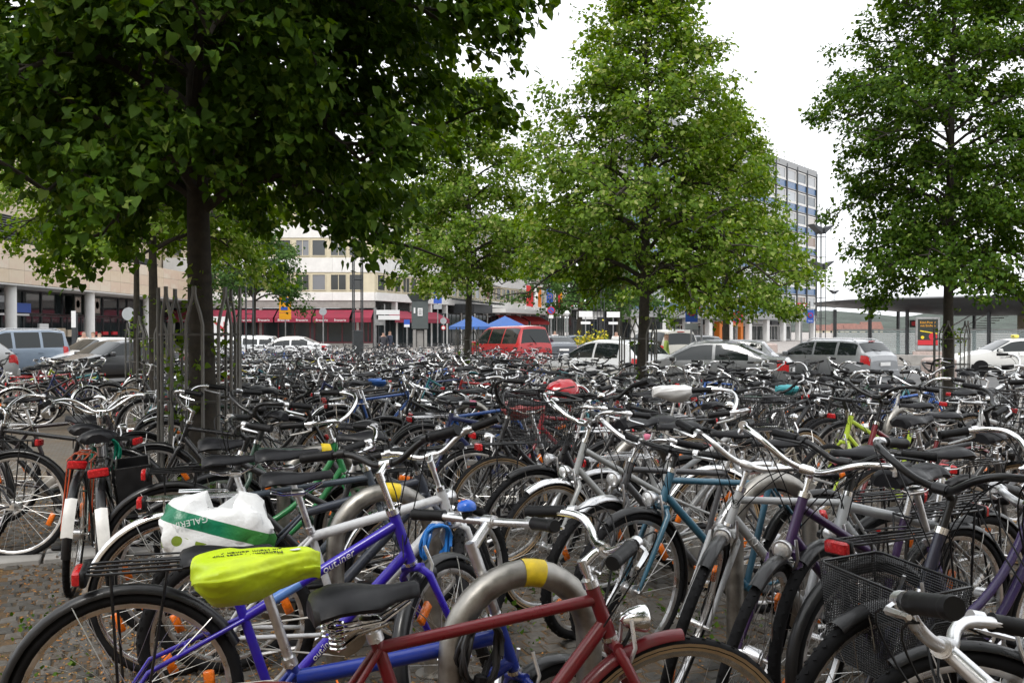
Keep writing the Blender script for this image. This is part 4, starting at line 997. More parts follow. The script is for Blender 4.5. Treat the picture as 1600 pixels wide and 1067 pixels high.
# ------------------------------------------------------------------ cars
def interp(pts, x):
    for (x0, z0), (x1, z1) in zip(pts[:-1], pts[1:]):
        if (x0 - x) * (x1 - x) <= 0 and x0 != x1:
            t = (x - x0) / (x1 - x0); return z0 + (z1 - z0) * t
    return pts[0][1] if abs(x - pts[0][0]) < abs(x - pts[-1][0]) else pts[-1][1]
CARS = {
 # top profile (x from front to rear), belt height, cowl x, roof start, roof end, tail x of the rear window, side window splits
 'sedan': dict(L=4.55, W=1.78, top=[(2.27, .62), (2.2, .70), (1.9, .80), (1.05, .95), (.95, .98), (.25, 1.36), (-.1, 1.42), (-.55, 1.42), (-.95, 1.37), (-1.65, 1.06), (-1.75, 1.03), (-2.15, 1.0), (-2.27, .88)], belt=.93, cowl=.98, r0=.22, r1=-.95, tail=-1.66, splits=[.80, -.32, -.40, -1.25]),
 'estate': dict(L=4.6, W=1.77, top=[(2.3, .62), (2.22, .72), (1.9, .82), (1.1, .96), (1.0, .99), (.3, 1.38), (-.1, 1.45), (-1.2, 1.45), (-1.8, 1.40), (-2.15, 1.02), (-2.27, .95), (-2.3, .80)], belt=.94, cowl=1.02, r0=.28, r1=-1.82, tail=-2.14, splits=[.82, -.22, -.30, -1.08, -1.18, -1.84]),
 'hatch': dict(L=3.95, W=1.70, top=[(1.97, .60), (1.9, .72), (1.6, .84), (1.05, .97), (.97, 1.0), (.25, 1.40), (-.1, 1.47), (-.9, 1.46), (-1.4, 1.40), (-1.85, 1.02), (-1.95, .92), (-1.97, .78)], belt=.95, cowl=1.0, r0=.24, r1=-1.42, tail=-1.84, splits=[.78, -.20, -.28, -1.15]),
 'mpv': dict(L=4.2, W=1.78, top=[(2.1, .65), (2.0, .80), (1.7, .95), (1.25, 1.08), (1.15, 1.12), (.45, 1.66), (.1, 1.76), (-1.4, 1.78), (-1.95, 1.72), (-2.06, 1.1), (-2.08, .95), (-2.1, .75)], belt=1.08, cowl=1.18, r0=.42, r1=-1.96, tail=-2.06, splits=[.95, -.05, -.15, -1.0, -1.1, -1.85]),
 'van': dict(L=4.8, W=1.86, top=[(2.4, .70), (2.32, .90), (1.95, 1.02), (1.75, 1.10), (1.65, 1.15), (1.0, 1.78), (.7, 1.90), (-1.8, 1.94), (-2.2, 1.90), (-2.36, 1.1), (-2.39, .95), (-2.4, .7)], belt=1.12, cowl=1.68, r0=.96, r1=-2.21, tail=-2.36, splits=[1.35, .35, .27, -.85, -.95, -2.1]),
}
def car(kind, px, Y, heading, col, label, cat='car', group='cars parked round the square', X=None, tail_red=True, extras=None, name=None):
    s = CARS[kind]; L, W = s['L'], s['W']; X = xat(px, Y) if X is None else X
    e = empty(name or {'van': 'parked_van'}.get(kind, 'parked_car'), (X, Y, gz(Y)), R_(heading), label, cat, group)
    top = s['top']; hw = W / 2
    def S(x, v, side, off=0.0):
        zt = interp(top, x); u = abs(x) / (L / 2); w = hw * (1 - .16 * max(0, (u - .72) / .28) ** 2.2); zb = min(s['belt'] + .04 * (-x / L), zt - .015)
        wt = max(w * .965 - .36 * max(zt - zb, 0), .1) if zt - zb > .05 else w * .93
        P = [(w * .90, .20), (w * .985, .33), (w, .52), (w * .995, zb - .12), (w * .965, zb), ((w * .965 + wt) / 2 + .015, (zb + zt) / 2), (wt, zt - .035), (wt * .88, zt - .006), (wt * .5, zt + .018), (0, zt + .022)]
        i = min(int(v), 8); f = v - i; y = P[i][0] + (P[i + 1][0] - P[i][0]) * f; z = P[i][1] + (P[i + 1][1] - P[i][1]) * f
        dy = P[i + 1][1] - P[i][1]; dz = -(P[i + 1][0] - P[i][0]); q = math.hypot(dy, dz) or 1
        return Vector((x, side * (y + off * dy / q), z + off * dz / q))
    xs = sorted(set([p[0] for p in top] + [L / 2 * (1 - k / 16) for k in range(33)]), reverse=True)
    b = MB(); rows = []
    for x in xs:
        rows.append([S(x, v, -1) for v in range(10)] + [S(x, v, 1) for v in range(8, -1, -1)])
    b.grid(rows, 'car_paint'); n = len(rows[0]); b.add(rows[0], [tuple(reversed(range(n)))], 'car_paint'); b.add(rows[-1], [tuple(range(n))], 'car_paint')
    b.add([rows[0][0], rows[0][-1], rows[-1][-1], rows[-1][0]], [(0, 1, 2, 3)], 'black_plastic')
    part('body', b, e, color=col, smooth=38)
    def patch(nm, x0, x1, v0, v1, sides, mat, nx=6, nv=4, off=.006, parent=None, color=None):
        b = MB()
        for sd in sides:
            b.grid([[S(x0 + (x1 - x0) * i / nx, v0 + (v1 - v0) * k / nv, sd, off) for k in range(nv + 1)] for i in range(nx + 1)], mat)
        return part(nm, b, parent or e, color=color, smooth=60)
    sp = s['splits']
    for sd in (-1, 1):
        for k in range(0, len(sp), 2): patch('side_window', sp[k], sp[k + 1], 4.1, 5.82, (sd,), 'car_glass')
    patch('windscreen', s['cowl'] - .02, s['r0'] + .03, 6.25, 9, (-1, 1), 'car_glass'); dr_ = s['r1'] - s['tail']; patch('rear_window', s['r1'] - .08 * dr_, s['tail'] + .14 * dr_, 6.25, 9, (-1, 1), 'car_glass')
    for sd in (-1, 1):
        patch('headlight', L / 2 - .28, L / 2 - .02, 3.0, 3.95, (sd,), 'lamp_lens', 3, 2); patch('tail_light', -L / 2 + .30, -L / 2 + .015, 2.6, 4.2, (sd,), 'red_reflector', 3, 3, .008)
        patch('door_seam', .02, -.0, 1.2, 4.0, (sd,), 'black_plastic', 1, 4, .003); 
        b = MB(); b.bbox((s['cowl'] - .28, sd * (hw + .08), s['belt'] + .06), (.12, .2, .14), 'car_paint', .03); part('mirror', b, e, color=col)
        for hx in (-.05, -.95): b = MB(); b.bbox((hx - .05, sd * (hw + .004), s['belt'] - .14), (.17, .025, .03), 'car_paint', .008); part('door_handle', b, e, color=col)
    patch('sill_trim', 1.2, -1.2, .4, 1.0, (-1, 1), 'black_plastic', 4, 1, .004)
    for x, nm in ((L / 2, 'bumper'), (-L / 2, 'bumper')):
        b = MB(); b.bbox((x * .995, 0, .40), (.12, W * .86, .24), 'car_paint', .05); part(nm, b, e, color=tuple(c * .9 for c in col))
        pb = MB(); sx = 1 if x > 0 else -1
        pb.box((x + sx * .065 if x > 0 else x - .035, 0, .45 if x > 0 else .70), (.02, .52, .11), 'sign_white'); pl = part('number_plate', pb, e, smooth=0)
    for sx in (s['L'] * .305, -s['L'] * .285):
        for sd in (-1, 1):
            b = MB(); b.lathe([(0, .0), (.36, .0), (.36, .008), (0, .008)], 'black_plastic', 24, axis='y', mtx=Matrix.Translation((sx, sd * hw * .985 + (.0 if sd > 0 else -.008), .33))); part('wheel_arch', b, e)
            b = MB(); b.lathe([(.2, -.09), (.30, -.085), (.315, -.05), (.315, .05), (.30, .085), (.2, .09)], 'rubber', 24, axis='y'); w_ = part('wheel', b, e, Matrix.Translation((sx, sd * (hw - .07), .315)))
            b = MB(); b.lathe([(.02, sd * .075), (.1, sd * .085), (.19, sd * .07), (.21, sd * .088)], 'aluminium', 20, axis='y'); part('rim', b, w_)
    for ex in extras or []:
        if ex == 'rails':
            for sd in (-1, 1): b = MB(); b.tube([S(s['r0'] - .15, 7, sd) + Vector((0, 0, .01)), S(s['r0'] - .35, 7, sd) + Vector((0, 0, .06)), S(s['r1'] + .3, 7, sd) + Vector((0, 0, .06)), S(s['r1'] + .12, 7, sd) + Vector((0, 0, .01))], .018, 'aluminium', 6); part('roof_rail', b, e)
        if ex == 'taxi':
            b = MB(); b.bbox((-.2, 0, interp(top, -.2) + .1), (.16, .42, .13), 'sign_yellow_pale', .04); t_ = part('taxi_sign', b, e)
            for sd in (-1, 1):
                tm = text_mb('TAXI', .1, 'ink', .002); part('lettering', tm, t_, basis(Vector((0, -sd, 0)), Vector((0, 0, 1)), Vector((-sd, 0, 0)), (-.2 - sd * .082, 0, interp(top, -.2) + .1)), smooth=0)
                pb = patch('advert_stripe', -.2, -1.5, 1.3, 1.9, (sd,), 'yellow_tape', 4, 1, .007)
        if ex == 'plate_text':
            tm = text_mb('BS H 481', .085, 'ink', .002); part('lettering', tm, e, basis(Vector((0, -1, 0)), Vector((0, 0, 1)), Vector((-1, 0, 0)), (-L / 2 - .047, 0, .70)), smooth=0)
        if ex == 'brake': b = MB(); b.bbox((s['r1'] - .03, 0, interp(top, s['r1']) + .03), (.04, .3, .03), 'red_reflector', .008); part('brake_light', b, e)
        if ex == 'wiper': b = MB(); b.tube([(s['tail'] - .03, .0, interp(top, s['tail']) + .06), (s['tail'] + .12, .35, interp(top, s['tail'] + .1) + .03)], .012, 'black_plastic', 5); part('rear_wiper', b, e)
    return e
simple('sign_yellow_pale', (0.75, 0.66, 0.12), 0.45)
SIL = (.36, .37, .38)
car('van', 0, 41.5, 120, (.42, .012, .016), 'red van seen from behind among the bicycles', 'van', X=-.15, extras=['wiper'])
car('hatch', 0, 27.2, 132, (.72, .73, .74), 'white hatchback with red tail lights behind the central tree trunk', X=2.75, extras=['brake', 'wiper'])
car('sedan', 0, 25.2, 158, (.16, .165, .17), 'dark silver saloon with rounded roof, right of the central trunk', X=5.25)
car('estate', 0, 29.4, 160, SIL, 'silver car half hidden behind the dark silver saloon', X=6.1)
car('estate', 0, 31.0, 126, (.27, .28, .295), 'silver grey estate car with roof rails and white number plate', X=10.35, extras=['rails', 'brake', 'wiper'])
car('mpv', 0, 38, 110, (.50, .48, .42), 'beige compact estate behind the saloon, its back towards us', X=5.9, extras=['brake'])
car('sedan', 0, 36.0, 174, (.76, .76, .74), 'white taxi with yellow roof sign at the right edge', X=19.3, extras=['taxi'])
car('hatch', 0, 13.6, 184, (.62, .64, .66), 'pale car at the right edge, only its windscreen and bonnet in view', X=9.35)
car('mpv', 0, 33.5, 228, (.20, .25, .32), 'blue grey van with roof rails before the sandstone shopfront', 'van', X=-18.4, extras=['rails'])
car('hatch', 0, 29.5, 215, SIL, 'silver car cut by the left edge before the blue grey van', X=-18.0)
car('hatch', 0, 35.5, 236, (.70, .71, .71), 'white car between the blue grey van and the black car', X=-15.9)
car('sedan', 0, 31.0, 238, (.025, .026, .03), 'black car with bright headlights left of the slim trunks', X=-13.3)
car('sedan', 0, 49, 182, (.72, .73, .74), 'white car before the burgundy shop, right of the yellow sign', X=-11.9)
car('estate', 0, 51, 182, (.62, .64, .66), 'pale car left of the yellow sign by the dark tree', X=-14.9)
car('sedan', 0, 52, 100, (.10, .11, .13), 'dark car right of the red van on the road', X=2.4)
car('sedan', 0, 58, 200, (.05, .07, .12), 'dark blue car behind the white hatchback', X=3.6)
car('hatch', 0, 48, 175, (.05, .055, .06), 'dark small car behind the saloon near the office columns', X=9.2)

# ------------------------------------------------------------------ people
def person(px, Y, top_col, leg_col, hair_col, label, rz=0.0, h=1.74, stride=.12):
    X = xat(px, Y); me = bpy.data.meshes.new('person_skeleton')
    k = h / 1.74
    V_ = [(0, 0, .95), (0, 0, 1.15), (0, .01, 1.38), (0, 0, 1.50), (0, -.01, 1.58), (0, 0, 1.70),
          (.10, stride * .3, .88), (.11, stride, .48), (.12, stride * .9 + .02, .09), (.12, stride * .9 - .12, .04), (-.10, -stride * .3, .88), (-.11, -stride * .6, .48), (-.12, -stride * 1.6, .10), (-.12, -stride * 1.6 - .12, .05),
          (.19, 0, 1.42), (.25, .03, 1.15), (.25, -.08, .92), (-.19, 0, 1.42), (-.25, .03, 1.15), (-.24, -.12, .94)]
    E_ = [(0, 1), (1, 2), (2, 3), (3, 4), (4, 5), (0, 6), (6, 7), (7, 8), (8, 9), (0, 10), (10, 11), (11, 12), (12, 13), (2, 14), (14, 15), (15, 16), (2, 17), (17, 18), (18, 19)]
    Rr = [(.15, .11), (.14, .10), (.17, .11), (.06, .06), (.08, .09), (.085, .10), (.09, .09), (.06, .065), (.045, .05), (.04, .035), (.09, .09), (.06, .065), (.045, .05), (.04, .035), (.06, .06), (.042, .042), (.035, .035), (.06, .06), (.042, .042), (.035, .035)]
    me.from_pydata([(x * k, y * k, z * k) for x, y, z in V_], E_, [])
    ob = bpy.data.objects.new('person', me); COL.objects.link(ob)
    sk = ob.modifiers.new('s', 'SKIN'); sk.use_smooth_shade = True
    for i, (a, b) in enumerate(Rr): me.skin_vertices[0].data[i].radius = (a * k, b * k)
    me.skin_vertices[0].data[0].use_root = True
    su = ob.modifiers.new('u', 'SUBSURF'); su.levels = 1; su.render_levels = 1
    dg = bpy.context.evaluated_depsgraph_get(); ev = bpy.data.meshes.new_from_object(ob.evaluated_get(dg)); bpy.data.objects.remove(ob)
    for c, nm in ((top_col, 'shirt'), (leg_col, 'trousers'), (None, None), (hair_col, 'hair')):
        ev.materials.append(M('skin') if c is None else simple('cloth_%s_%d' % (nm, int(1e6 * sum(c))), c, .85))
    for p in ev.polygons:
        c = p.center / k
        if c.z > 1.63 or (c.z > 1.58 and c.y > .03): p.material_index = 3
        elif c.z > 1.47: p.material_index = 2
        elif abs(c.x) > .2 and c.z < 1.02: p.material_index = 2
        elif c.z > .93: p.material_index = 0
        else: p.material_index = 1
    o = link('person', ev); o.location = (X, Y, gz(Y)); o.rotation_euler = (0, 0, rz); tag(o, label, 'person', 'people on the square'); return o
person(131, 36, (.62, .58, .52), (.15, .14, .13), (.25, .2, .17), 'person in a pale shirt walking by the white column', .6)
person(146, 37, (.05, .06, .09), (.08, .08, .1), (.12, .08, .05), 'person in a dark jacket right of the white column', -1.2)
person(155, 37.5, (.06, .09, .2), (.05, .05, .07), (.1, .07, .05), 'person in blue beside the dark jacket', 2.0, 1.7)
person(599, 50, (.05, .05, .06), (.05, .05, .06), (.04, .03, .03), 'person in black with a red bag before the corner shop', .3, 1.68)
person(609, 53, (.04, .05, .08), (.06, .06, .08), (.18, .1, .06), 'person in dark blue beside the person in black', 1.0)
person(1041, 30, (.42, .55, .12), (.1, .1, .12), (.2, .14, .1), 'person in a light green shirt beside the beige estate', 1.4, 1.7)
person(963, 44, (.7, .7, .68), (.1, .1, .14), (.08, .06, .05), 'person in white behind the white hatchback roof', -.5)
person(867, 58, (.62, .6, .6), (.2, .2, .22), (.2, .15, .1), 'person in a pale top beyond the dark car right of the red van', .2)
# ================================================================== BICYCLES
LODN = {0: dict(n=12, seg=48, tp=10, sp=28), 1: dict(n=8, seg=32, tp=7, sp=22), 2: dict(n=5, seg=20, tp=5, sp=10)}
STEER_D = Vector((-.342, 0, .94))          # steering axis, upwards
def geo(R, kind):
    if kind == 'fold':
        A = Vector((-.53, 0, R)); B = Vector((.50, 0, R)); bb = Vector((-.16, 0, .27)); P0 = B + Vector((-.035, 0, -.013)); H0 = P0 + STEER_D * .30; H1 = H0 + STEER_D * .15; sd = Vector((-.30, 0, .954)); return A, B, bb, H0, H1, bb + sd * .37, sd
    A = Vector((-.52, 0, R)); B = Vector((.55, 0, R)); bb = Vector((-.085, 0, .285))
    P0 = B + Vector((-.047, 0, -.017)); H0 = P0 + STEER_D * .415; H1 = H0 + STEER_D * (.125 if kind in ('diamond', 'mtb') else .165)
    sd = Vector((-.30, 0, .954)); ST = bb + sd * ({'diamond': .52, 'mtb': .44, 'trapez': .50, 'step': .47, 'wave': .45}[kind])
    return A, B, bb, H0, H1, ST, sd
def arc3(a, b, c, n):                       # quadratic bezier
    return [a.lerp(b, t).lerp(b.lerp(c, t), t) for t in [i / n for i in range(n + 1)]]
_mb = {}
def cached(key, fn):
    if key not in _mb: _mb[key] = fn()
    return _mb[key]
def mk_frame(kind, R, l):
    n = LODN[l]['n']; A, B, bb, H0, H1, ST, sd = geo(R, kind); m = MB(); P = 'bike_paint'
    m.tube([H0 - STEER_D * .012, H1 + STEER_D * .008], .0185 if kind != 'mtb' else .022, P, n)
    m.tube([bb, ST], .0155, P, n); rt = .0165 if kind != 'mtb' else .022
    if kind in ('diamond', 'mtb'):
        m.tube([H1 - STEER_D * .03, ST - sd * .03], rt * .92, P, n); m.tube([H0 + STEER_D * .03, bb], rt * 1.12, P, n)
    elif kind == 'fold':
        m.tube(arc3(H1 - STEER_D * .045, Vector((.02, 0, .585)), ST - sd * .05, 8), .0215, P, n); m.tube([H0 + STEER_D * .02, bb], .0185, P, n)
    elif kind == 'trapez':
        m.tube([H1 - STEER_D * .03, bb + sd * .30], rt, P, n); m.tube([H0 + STEER_D * .03, bb], rt * 1.1, P, n)
    elif kind == 'step':
        m.tube(arc3(H1 - STEER_D * .05, Vector((.17, 0, .52)), bb + sd * .14, 8), rt, P, n); m.tube(arc3(H0 + STEER_D * .02, Vector((.16, 0, .40)), bb, 8), rt * 1.05, P, n)
    else:
        m.tube(arc3(H0 + STEER_D * .06, Vector((.14, 0, .34)), bb + Vector((.02, 0, .02)), 9), rt * 1.65, P, n)
        m.tube(arc3(Vector((.08, 0, .44)), Vector((-.06, 0, .45)), bb + sd * .26, 6), rt * .8, P, n)
    top = ST - sd * .03 if kind in ('diamond', 'mtb', 'fold') else bb + sd * (.30 if kind == 'trapez' else .36)
    for s in (-1, 1):
        m.tube([top + Vector((0, s * .016, 0)), A + Vector((.06, s * .052, .10)), A + Vector((0, s * .060, .004))], .0078, P, max(5, n - 3))
        m.tube([bb + Vector((0, s * .022, 0)), bb + Vector((-.12, s * .045, .012)), A + Vector((0, s * .060, 0))], .0095, P, max(5, n - 3))
        if l < 2: m.box(A + Vector((.008, s * .062, -.002)), (.05, .006, .045), 'aluminium')
    m.lathe([(.021, -.036), (.021, .036)], P, n, bb, 'y')
    if l < 2:
        m.tube([H0 - STEER_D * .016, H0 - STEER_D * .004], .023, 'chrome', n); m.tube([H1 + STEER_D * .006, H1 + STEER_D * .026], .022, 'chrome', n)
        m.tube([ST - sd * .012, ST + sd * .012], .0195, 'aluminium', n)
        m.tube([ST + Vector((0, -.028, -.006)), ST + Vector((0, .03, -.006))], .006, 'aluminium', 6)
        # brake bridge
        m.tube([top.lerp(A + Vector((.06, -.052, .10)), .62), top.lerp(A + Vector((.06, .052, .10)), .62)], .006, P, 5)
    return m
def mk_fork(kind, R, l):
    n = LODN[l]['n']; A, B, bb, H0, H1, ST, sd = geo(R, kind if kind != 'susp' else 'mtb'); m = MB(); P = 'bike_paint'
    cr = H0 - STEER_D * .03
    if kind == 'susp':
        for s in (-1, 1):
            y = Vector((0, s * .058, 0)); m.tube([cr + y + STEER_D * .02, cr + y - STEER_D * .12], .0135, 'chrome', n); m.tube([cr + y - STEER_D * .10, B + y + Vector((-.012, 0, .0))], .0185, P, n)
        m.bbox(cr, (.05, .16, .035), 'black_metal', .01)
    else:
        for s in (-1, 1):
            y = Vector((0, s * .054, 0)); m.tube([cr + y * .45, cr + y - STEER_D * .03, B + y + STEER_D * .14 - Vector((.025, 0, 0)), B + y + Vector((-.006, 0, .012)), B + y], [.0135, .0135, .0115, .008, .0075], P, n)
        m.tube([cr + Vector((0, -.04, 0)), cr + Vector((0, .04, 0))], .014, P, n)
    m.tube([cr, H0], .0155, P, n)
    if l < 2:
        for s in (-1, 1):    # v-brake arms
            p = cr + Vector((.022, s * .04, -.06)); m.tube([p, p + Vector((.02, s * .01, .06)), p + Vector((.018, -s * .01, .125))], .006, 'aluminium', 6)
    return m
def mk_tyre(R, w, tan, knob, l):
    c = LODN[l]; m = MB(); r = w / 2; pr = [(math.cos(2 * math.pi * k / c['tp']) * r * 1.02 - r, math.sin(2 * math.pi * k / c['tp']) * r) for k in range(c['tp'])]
    m.ring(R, pr, 'rubber', c['seg'])
    if tan and l < 2:
        for s in (-1, 1): m.ring(R - w * .62, [(-.011, s * r * .62), (.006, s * (r * .93 + .001)), (.009, s * (r * .9 + .003)), (-.010, s * (r * .62 + .003))], 'rubber_tan', c['seg'])
    if knob and l < 2:
        for i in range(64):
            a = 2 * math.pi * i / 64
            for y in ((-.42, .42) if i % 2 else (-.75, 0, .75)):
                rr = R - .003 - .01 * abs(y)
                m.box((rr * math.cos(a), y * r, rr * math.sin(a)), (.009, r * .42, .014), 'rubber', Matrix.Rotation(-a, 3, 'Y'))
    elif l == 0:
        for i in range(96):
            a = 2 * math.pi * i / 96; y = .38 if i % 2 else -.38
            m.box(((R - .0012) * math.cos(a), y * r, (R - .0012) * math.sin(a)), (.004, r * .5, .010), 'rubber', Matrix.Rotation(-a, 3, 'Y') @ Matrix.Rotation(.5 if i % 2 else -.5, 3, 'X'))
    return m
def mk_rim(R, w, mat, l):
    m = MB(); k = R - w * .92; m.ring(k, [(-.016, -.008), (-.010, -.0115), (.004, -.0115), (.004, .0115), (-.010, .0115), (-.016, .008)], mat, LODN[l]['seg']); return m
def mk_spokes(R, w, l):
    m = MB(); n = LODN[l]['sp']; k = R - w - .012; r = .0011 if l == 0 else (.0013 if l == 1 else .0017)
    for i in range(n):
        s = 1 if i % 2 else -1; a = 2 * math.pi * i / n; b = a + (.75 if (i // 2) % 2 else -.75)
        m.tube([(.022 * math.cos(b), s * .03, .022 * math.sin(b)), (k * math.cos(a), s * .002, k * math.sin(a))], r, 'spoke_steel', 3, cap=False)
    return m
def mk_hub(big, l):
    m = MB(); n = LODN[l]['n']; r = .032 if big else .0145
    m.lathe([(.005, -.062), (.008, -.06), (.008, -.036), (.026, -.034), (.026, -.030), (r, -.026), (r, .026), (.026, .030), (.026, .034), (.008, .036), (.008, .06), (.005, .062)], 'aluminium', n + 4, axis='y')
    for s in (-1, 1): m.lathe([(.011, s * .062), (.011, s * .070)], 'chrome', 6, axis='y')
    return m
def mk_reflectors(R, l):
    m = MB()
    for a in (.4,):
        c = Vector((math.cos(a) * R * .70, 0, math.sin(a) * R * .70)); m.bbox(c, (.034, .018, .085), 'orange_reflector', .012, Matrix.Rotation(-a, 3, 'Y'))
    return m
def mk_saddle(kind, l):
    m = MB(); st = {'sport': [(-.135, .045, .0), (-.125, .066, .008), (-.09, .075, .016), (-.04, .066, .012), (.01, .044, .004), (.06, .028, .0), (.11, .021, .002), (.135, .017, .002), (.145, .008, -.006)],
                   'city': [(-.13, .06, .0), (-.12, .088, .012), (-.08, .104, .022), (-.03, .094, .018), (.02, .064, .006), (.06, .036, .0), (.10, .026, .0), (.118, .021, .0), (.126, .009, -.008)]}
    stt = st['sport' if kind == 'sport' else 'city']; th = .046 if kind == 'sport' else .062; rows = []; K = 14 if l == 0 else (10 if l == 1 else 8)
    for x, w, z in stt:
        row = []
        for k in range(K):
            a = 2 * math.pi * k / K; c, s = math.cos(a), math.sin(a)
            yy = w * math.copysign(abs(c) ** .75, c); t = th * (.62 if x > .05 else 1); zz = z + (.014 * (1 if s > 0 else 0)) * s + (-(abs(yy) / max(w, .01)) ** 2.4 * t * .42) + (0 if s > 0 else s * t * .52)
            row.append((x, yy, zz))
        rows.append(row)
    m.grid(rows, 'leather', close_v=True); m.add(rows[0], [tuple(range(K))], 'leather'); m.add(rows[-1], [tuple(reversed(range(K)))], 'leather')
    for s in (-1, 1): m.tube([(-.10, s * .035, -.045), (-.05, s * .022, -.062), (.03, s * .02, -.062), (.10, s * .012, -.03)], .0038, 'chrome', 6)
    if kind == 'sprung' and l < 2:
        for s in (-1, 1):
            m.tube([(-.085 + .017 * math.cos(k * .9), s * .055 + .017 * math.sin(k * .9), -.035 - .0016 * k) for k in range(36)], .0032, 'chrome', 5)
            m.tube([(-.085, s * .055, -.095), (-.03, s * .02, -.08), (.04, s * .015, -.07)], .005, 'chrome', 5)
    if l == 0:
        for s in (-1, 1): m.lathe([(0, .0015), (.006, 0)], 'chrome', 8, mtx=Matrix.Translation((-.118, s * .055, -.006)) @ Matrix.Rotation(R_(-90), 4, 'Y'))
    return m
BARS = {
 'city': [(0, 0, 0), (.0, .03, .0), (.035, .075, .02), (.055, .14, .062), (.045, .20, .088), (.0, .25, .09), (-.07, .278, .082), (-.19, .292, .066)],
 'trek': [(0, 0, 0), (0, .06, .004), (.012, .11, .028), (.008, .16, .05), (-.012, .21, .055), (-.05, .27, .052), (-.10, .325, .045)],
 'flat': [(0, 0, 0), (0, .08, .0), (-.006, .16, .004), (-.022, .24, .008), (-.042, .305, .010)],
 'riser': [(0, 0, 0), (0, .05, 0), (.004, .10, .03), (.0, .15, .055), (-.02, .22, .062), (-.045, .315, .066)],
 'swan': [(0, 0, 0), (.0, .04, .01), (.02, .09, .06), (.02, .15, .115), (-.02, .205, .135), (-.09, .235, .13), (-.20, .25, .115)],
}
def mk_bar(kind, mat, l):
    m = MB(); n = LODN[l]['n']; pts = [Vector(p) for p in BARS[kind]]
    full = [Vector((p.x, -p.y, p.z)) for p in reversed(pts[1:])] + pts
    # smooth by midpoint subdivision
    for _ in range(2 if l < 2 else 1):
        q = [full[0]]
        for a, b in zip(full[:-1], full[1:]): q += [a.lerp(b, .25), a.lerp(b, .75)]
        full = q + [full[-1]]
    m.tube(full, .0115, mat, n); m.tube([(0, -.026, 0), (0, .026, 0)], .0155, mat, n)
    return m
def end_frame(kind, s):
    pts = [Vector((p[0], p[1] * s, p[2])) for p in BARS[kind]]; return pts[-1], (pts[-1] - pts[-2]).normalized()
def mk_grip(kind, s, l):
    m = MB(); n = LODN[l]['n'] + 2; e, d = end_frame(kind, s); a = e - d * .118; st = [a, a + d * .004, a + d * .012]; r = [.0125, .0185, .0172]
    for k in range(7): st += [a + d * (.02 + .013 * k), a + d * (.027 + .013 * k)]; r += [.0164, .0172]
    st += [e - d * .004, e + d * .004]; r += [.0185, .016]
    if l > 0: st = [a, a + d * .01, e]; r = [.015, .0172, .0168]
    m.tube(st, r, 'black_plastic', n); return m
def mk_lever(kind, s, mat, l):
    m = MB(); e, d = end_frame(kind, s); c = e - d * .145; f = Vector((1, 0, -.25)).normalized(); f = (f - d * f.dot(d)).normalized(); n = 6
    m.tube([c - d * .012, c + d * .012], .0165, mat, 8 if l else 12)
    m.tube([c, c + f * .024 + Vector((0, 0, -.006)), c + f * .036 + d * .02, c + f * .042 + d * .065, c + f * .047 + d * .108], [.009, .0085, .0065, .006, .0045], mat, n)
    return m
def mk_bell(mat, l):
    m = MB(); m.lathe([(.022, -.008), (.0275, -.004), (.0285, .006), (.025, .017), (.014, .024), (0, .026)], mat, 16 if l == 0 else 10); m.lathe([(.014, -.03), (.018, -.008)], 'black_plastic', 10); return m
def mk_stem(kind, h, mat, l):               # built from the head tube top; returns builder and bar clamp offset
    m = MB(); n = LODN[l]['n']; top = STEER_D * h; fwd = Vector((.94, 0, .342))
    if kind == 'quill':
        cl = top + fwd * .055 + Vector((0, 0, .012)); m.tube([Vector((0, 0, 0)) + STEER_D * .02, top - STEER_D * .01], .0112, mat, n); m.tube([top - STEER_D * .025, top + STEER_D * .008], .0145, mat, n); m.tube([top - STEER_D * .004, top + fwd * .03 + Vector((0, 0, .01)), cl], [.0145, .012, .013], mat, n)
    else:
        cl = top + fwd * .075 + Vector((0, 0, .035)); m.tube([STEER_D * .018, top + STEER_D * .014], .0168, mat, n); m.tube([top - STEER_D * .004, cl], [.0165, .0145], mat, n)
    m.tube([cl + Vector((0, -.021, 0)), cl + Vector((0, .021, 0))], .0185, mat, n)
    return m, cl
def mk_fender(R, a0, a1, mat, w, l):
    m = MB(); r = R + .016; hw = w / 2 + .006; pr = [(-.016, -hw), (-.004, -hw * .82), (.004, -hw * .4), (.006, 0), (.004, hw * .4), (-.004, hw * .82), (-.016, hw)]
    inner = [(d - .0016, y * .985) for d, y in reversed(pr)]
    m.ring(r, pr + inner, mat, 22 if l < 2 else 12, R_(a0), R_(a1))
    if l < 2:
        for a in (a0 + (a1 - a0) * .12, a0 + (a1 - a0) * .55) if abs(a1 - a0) > 120 else (a1 - 8,) if a1 > 150 else (a0 + 8,):
            p = Vector((math.cos(R_(a)) * (r - .012), 0, math.sin(R_(a)) * (r - .012)))
            for s in (-1, 1): m.tube([(0, s * .066, 0), (p.x * .92, s * (hw + .004), p.z * .92), (p.x, s * hw * .9, p.z)], .0021, 'spoke_steel', 4)
    return m
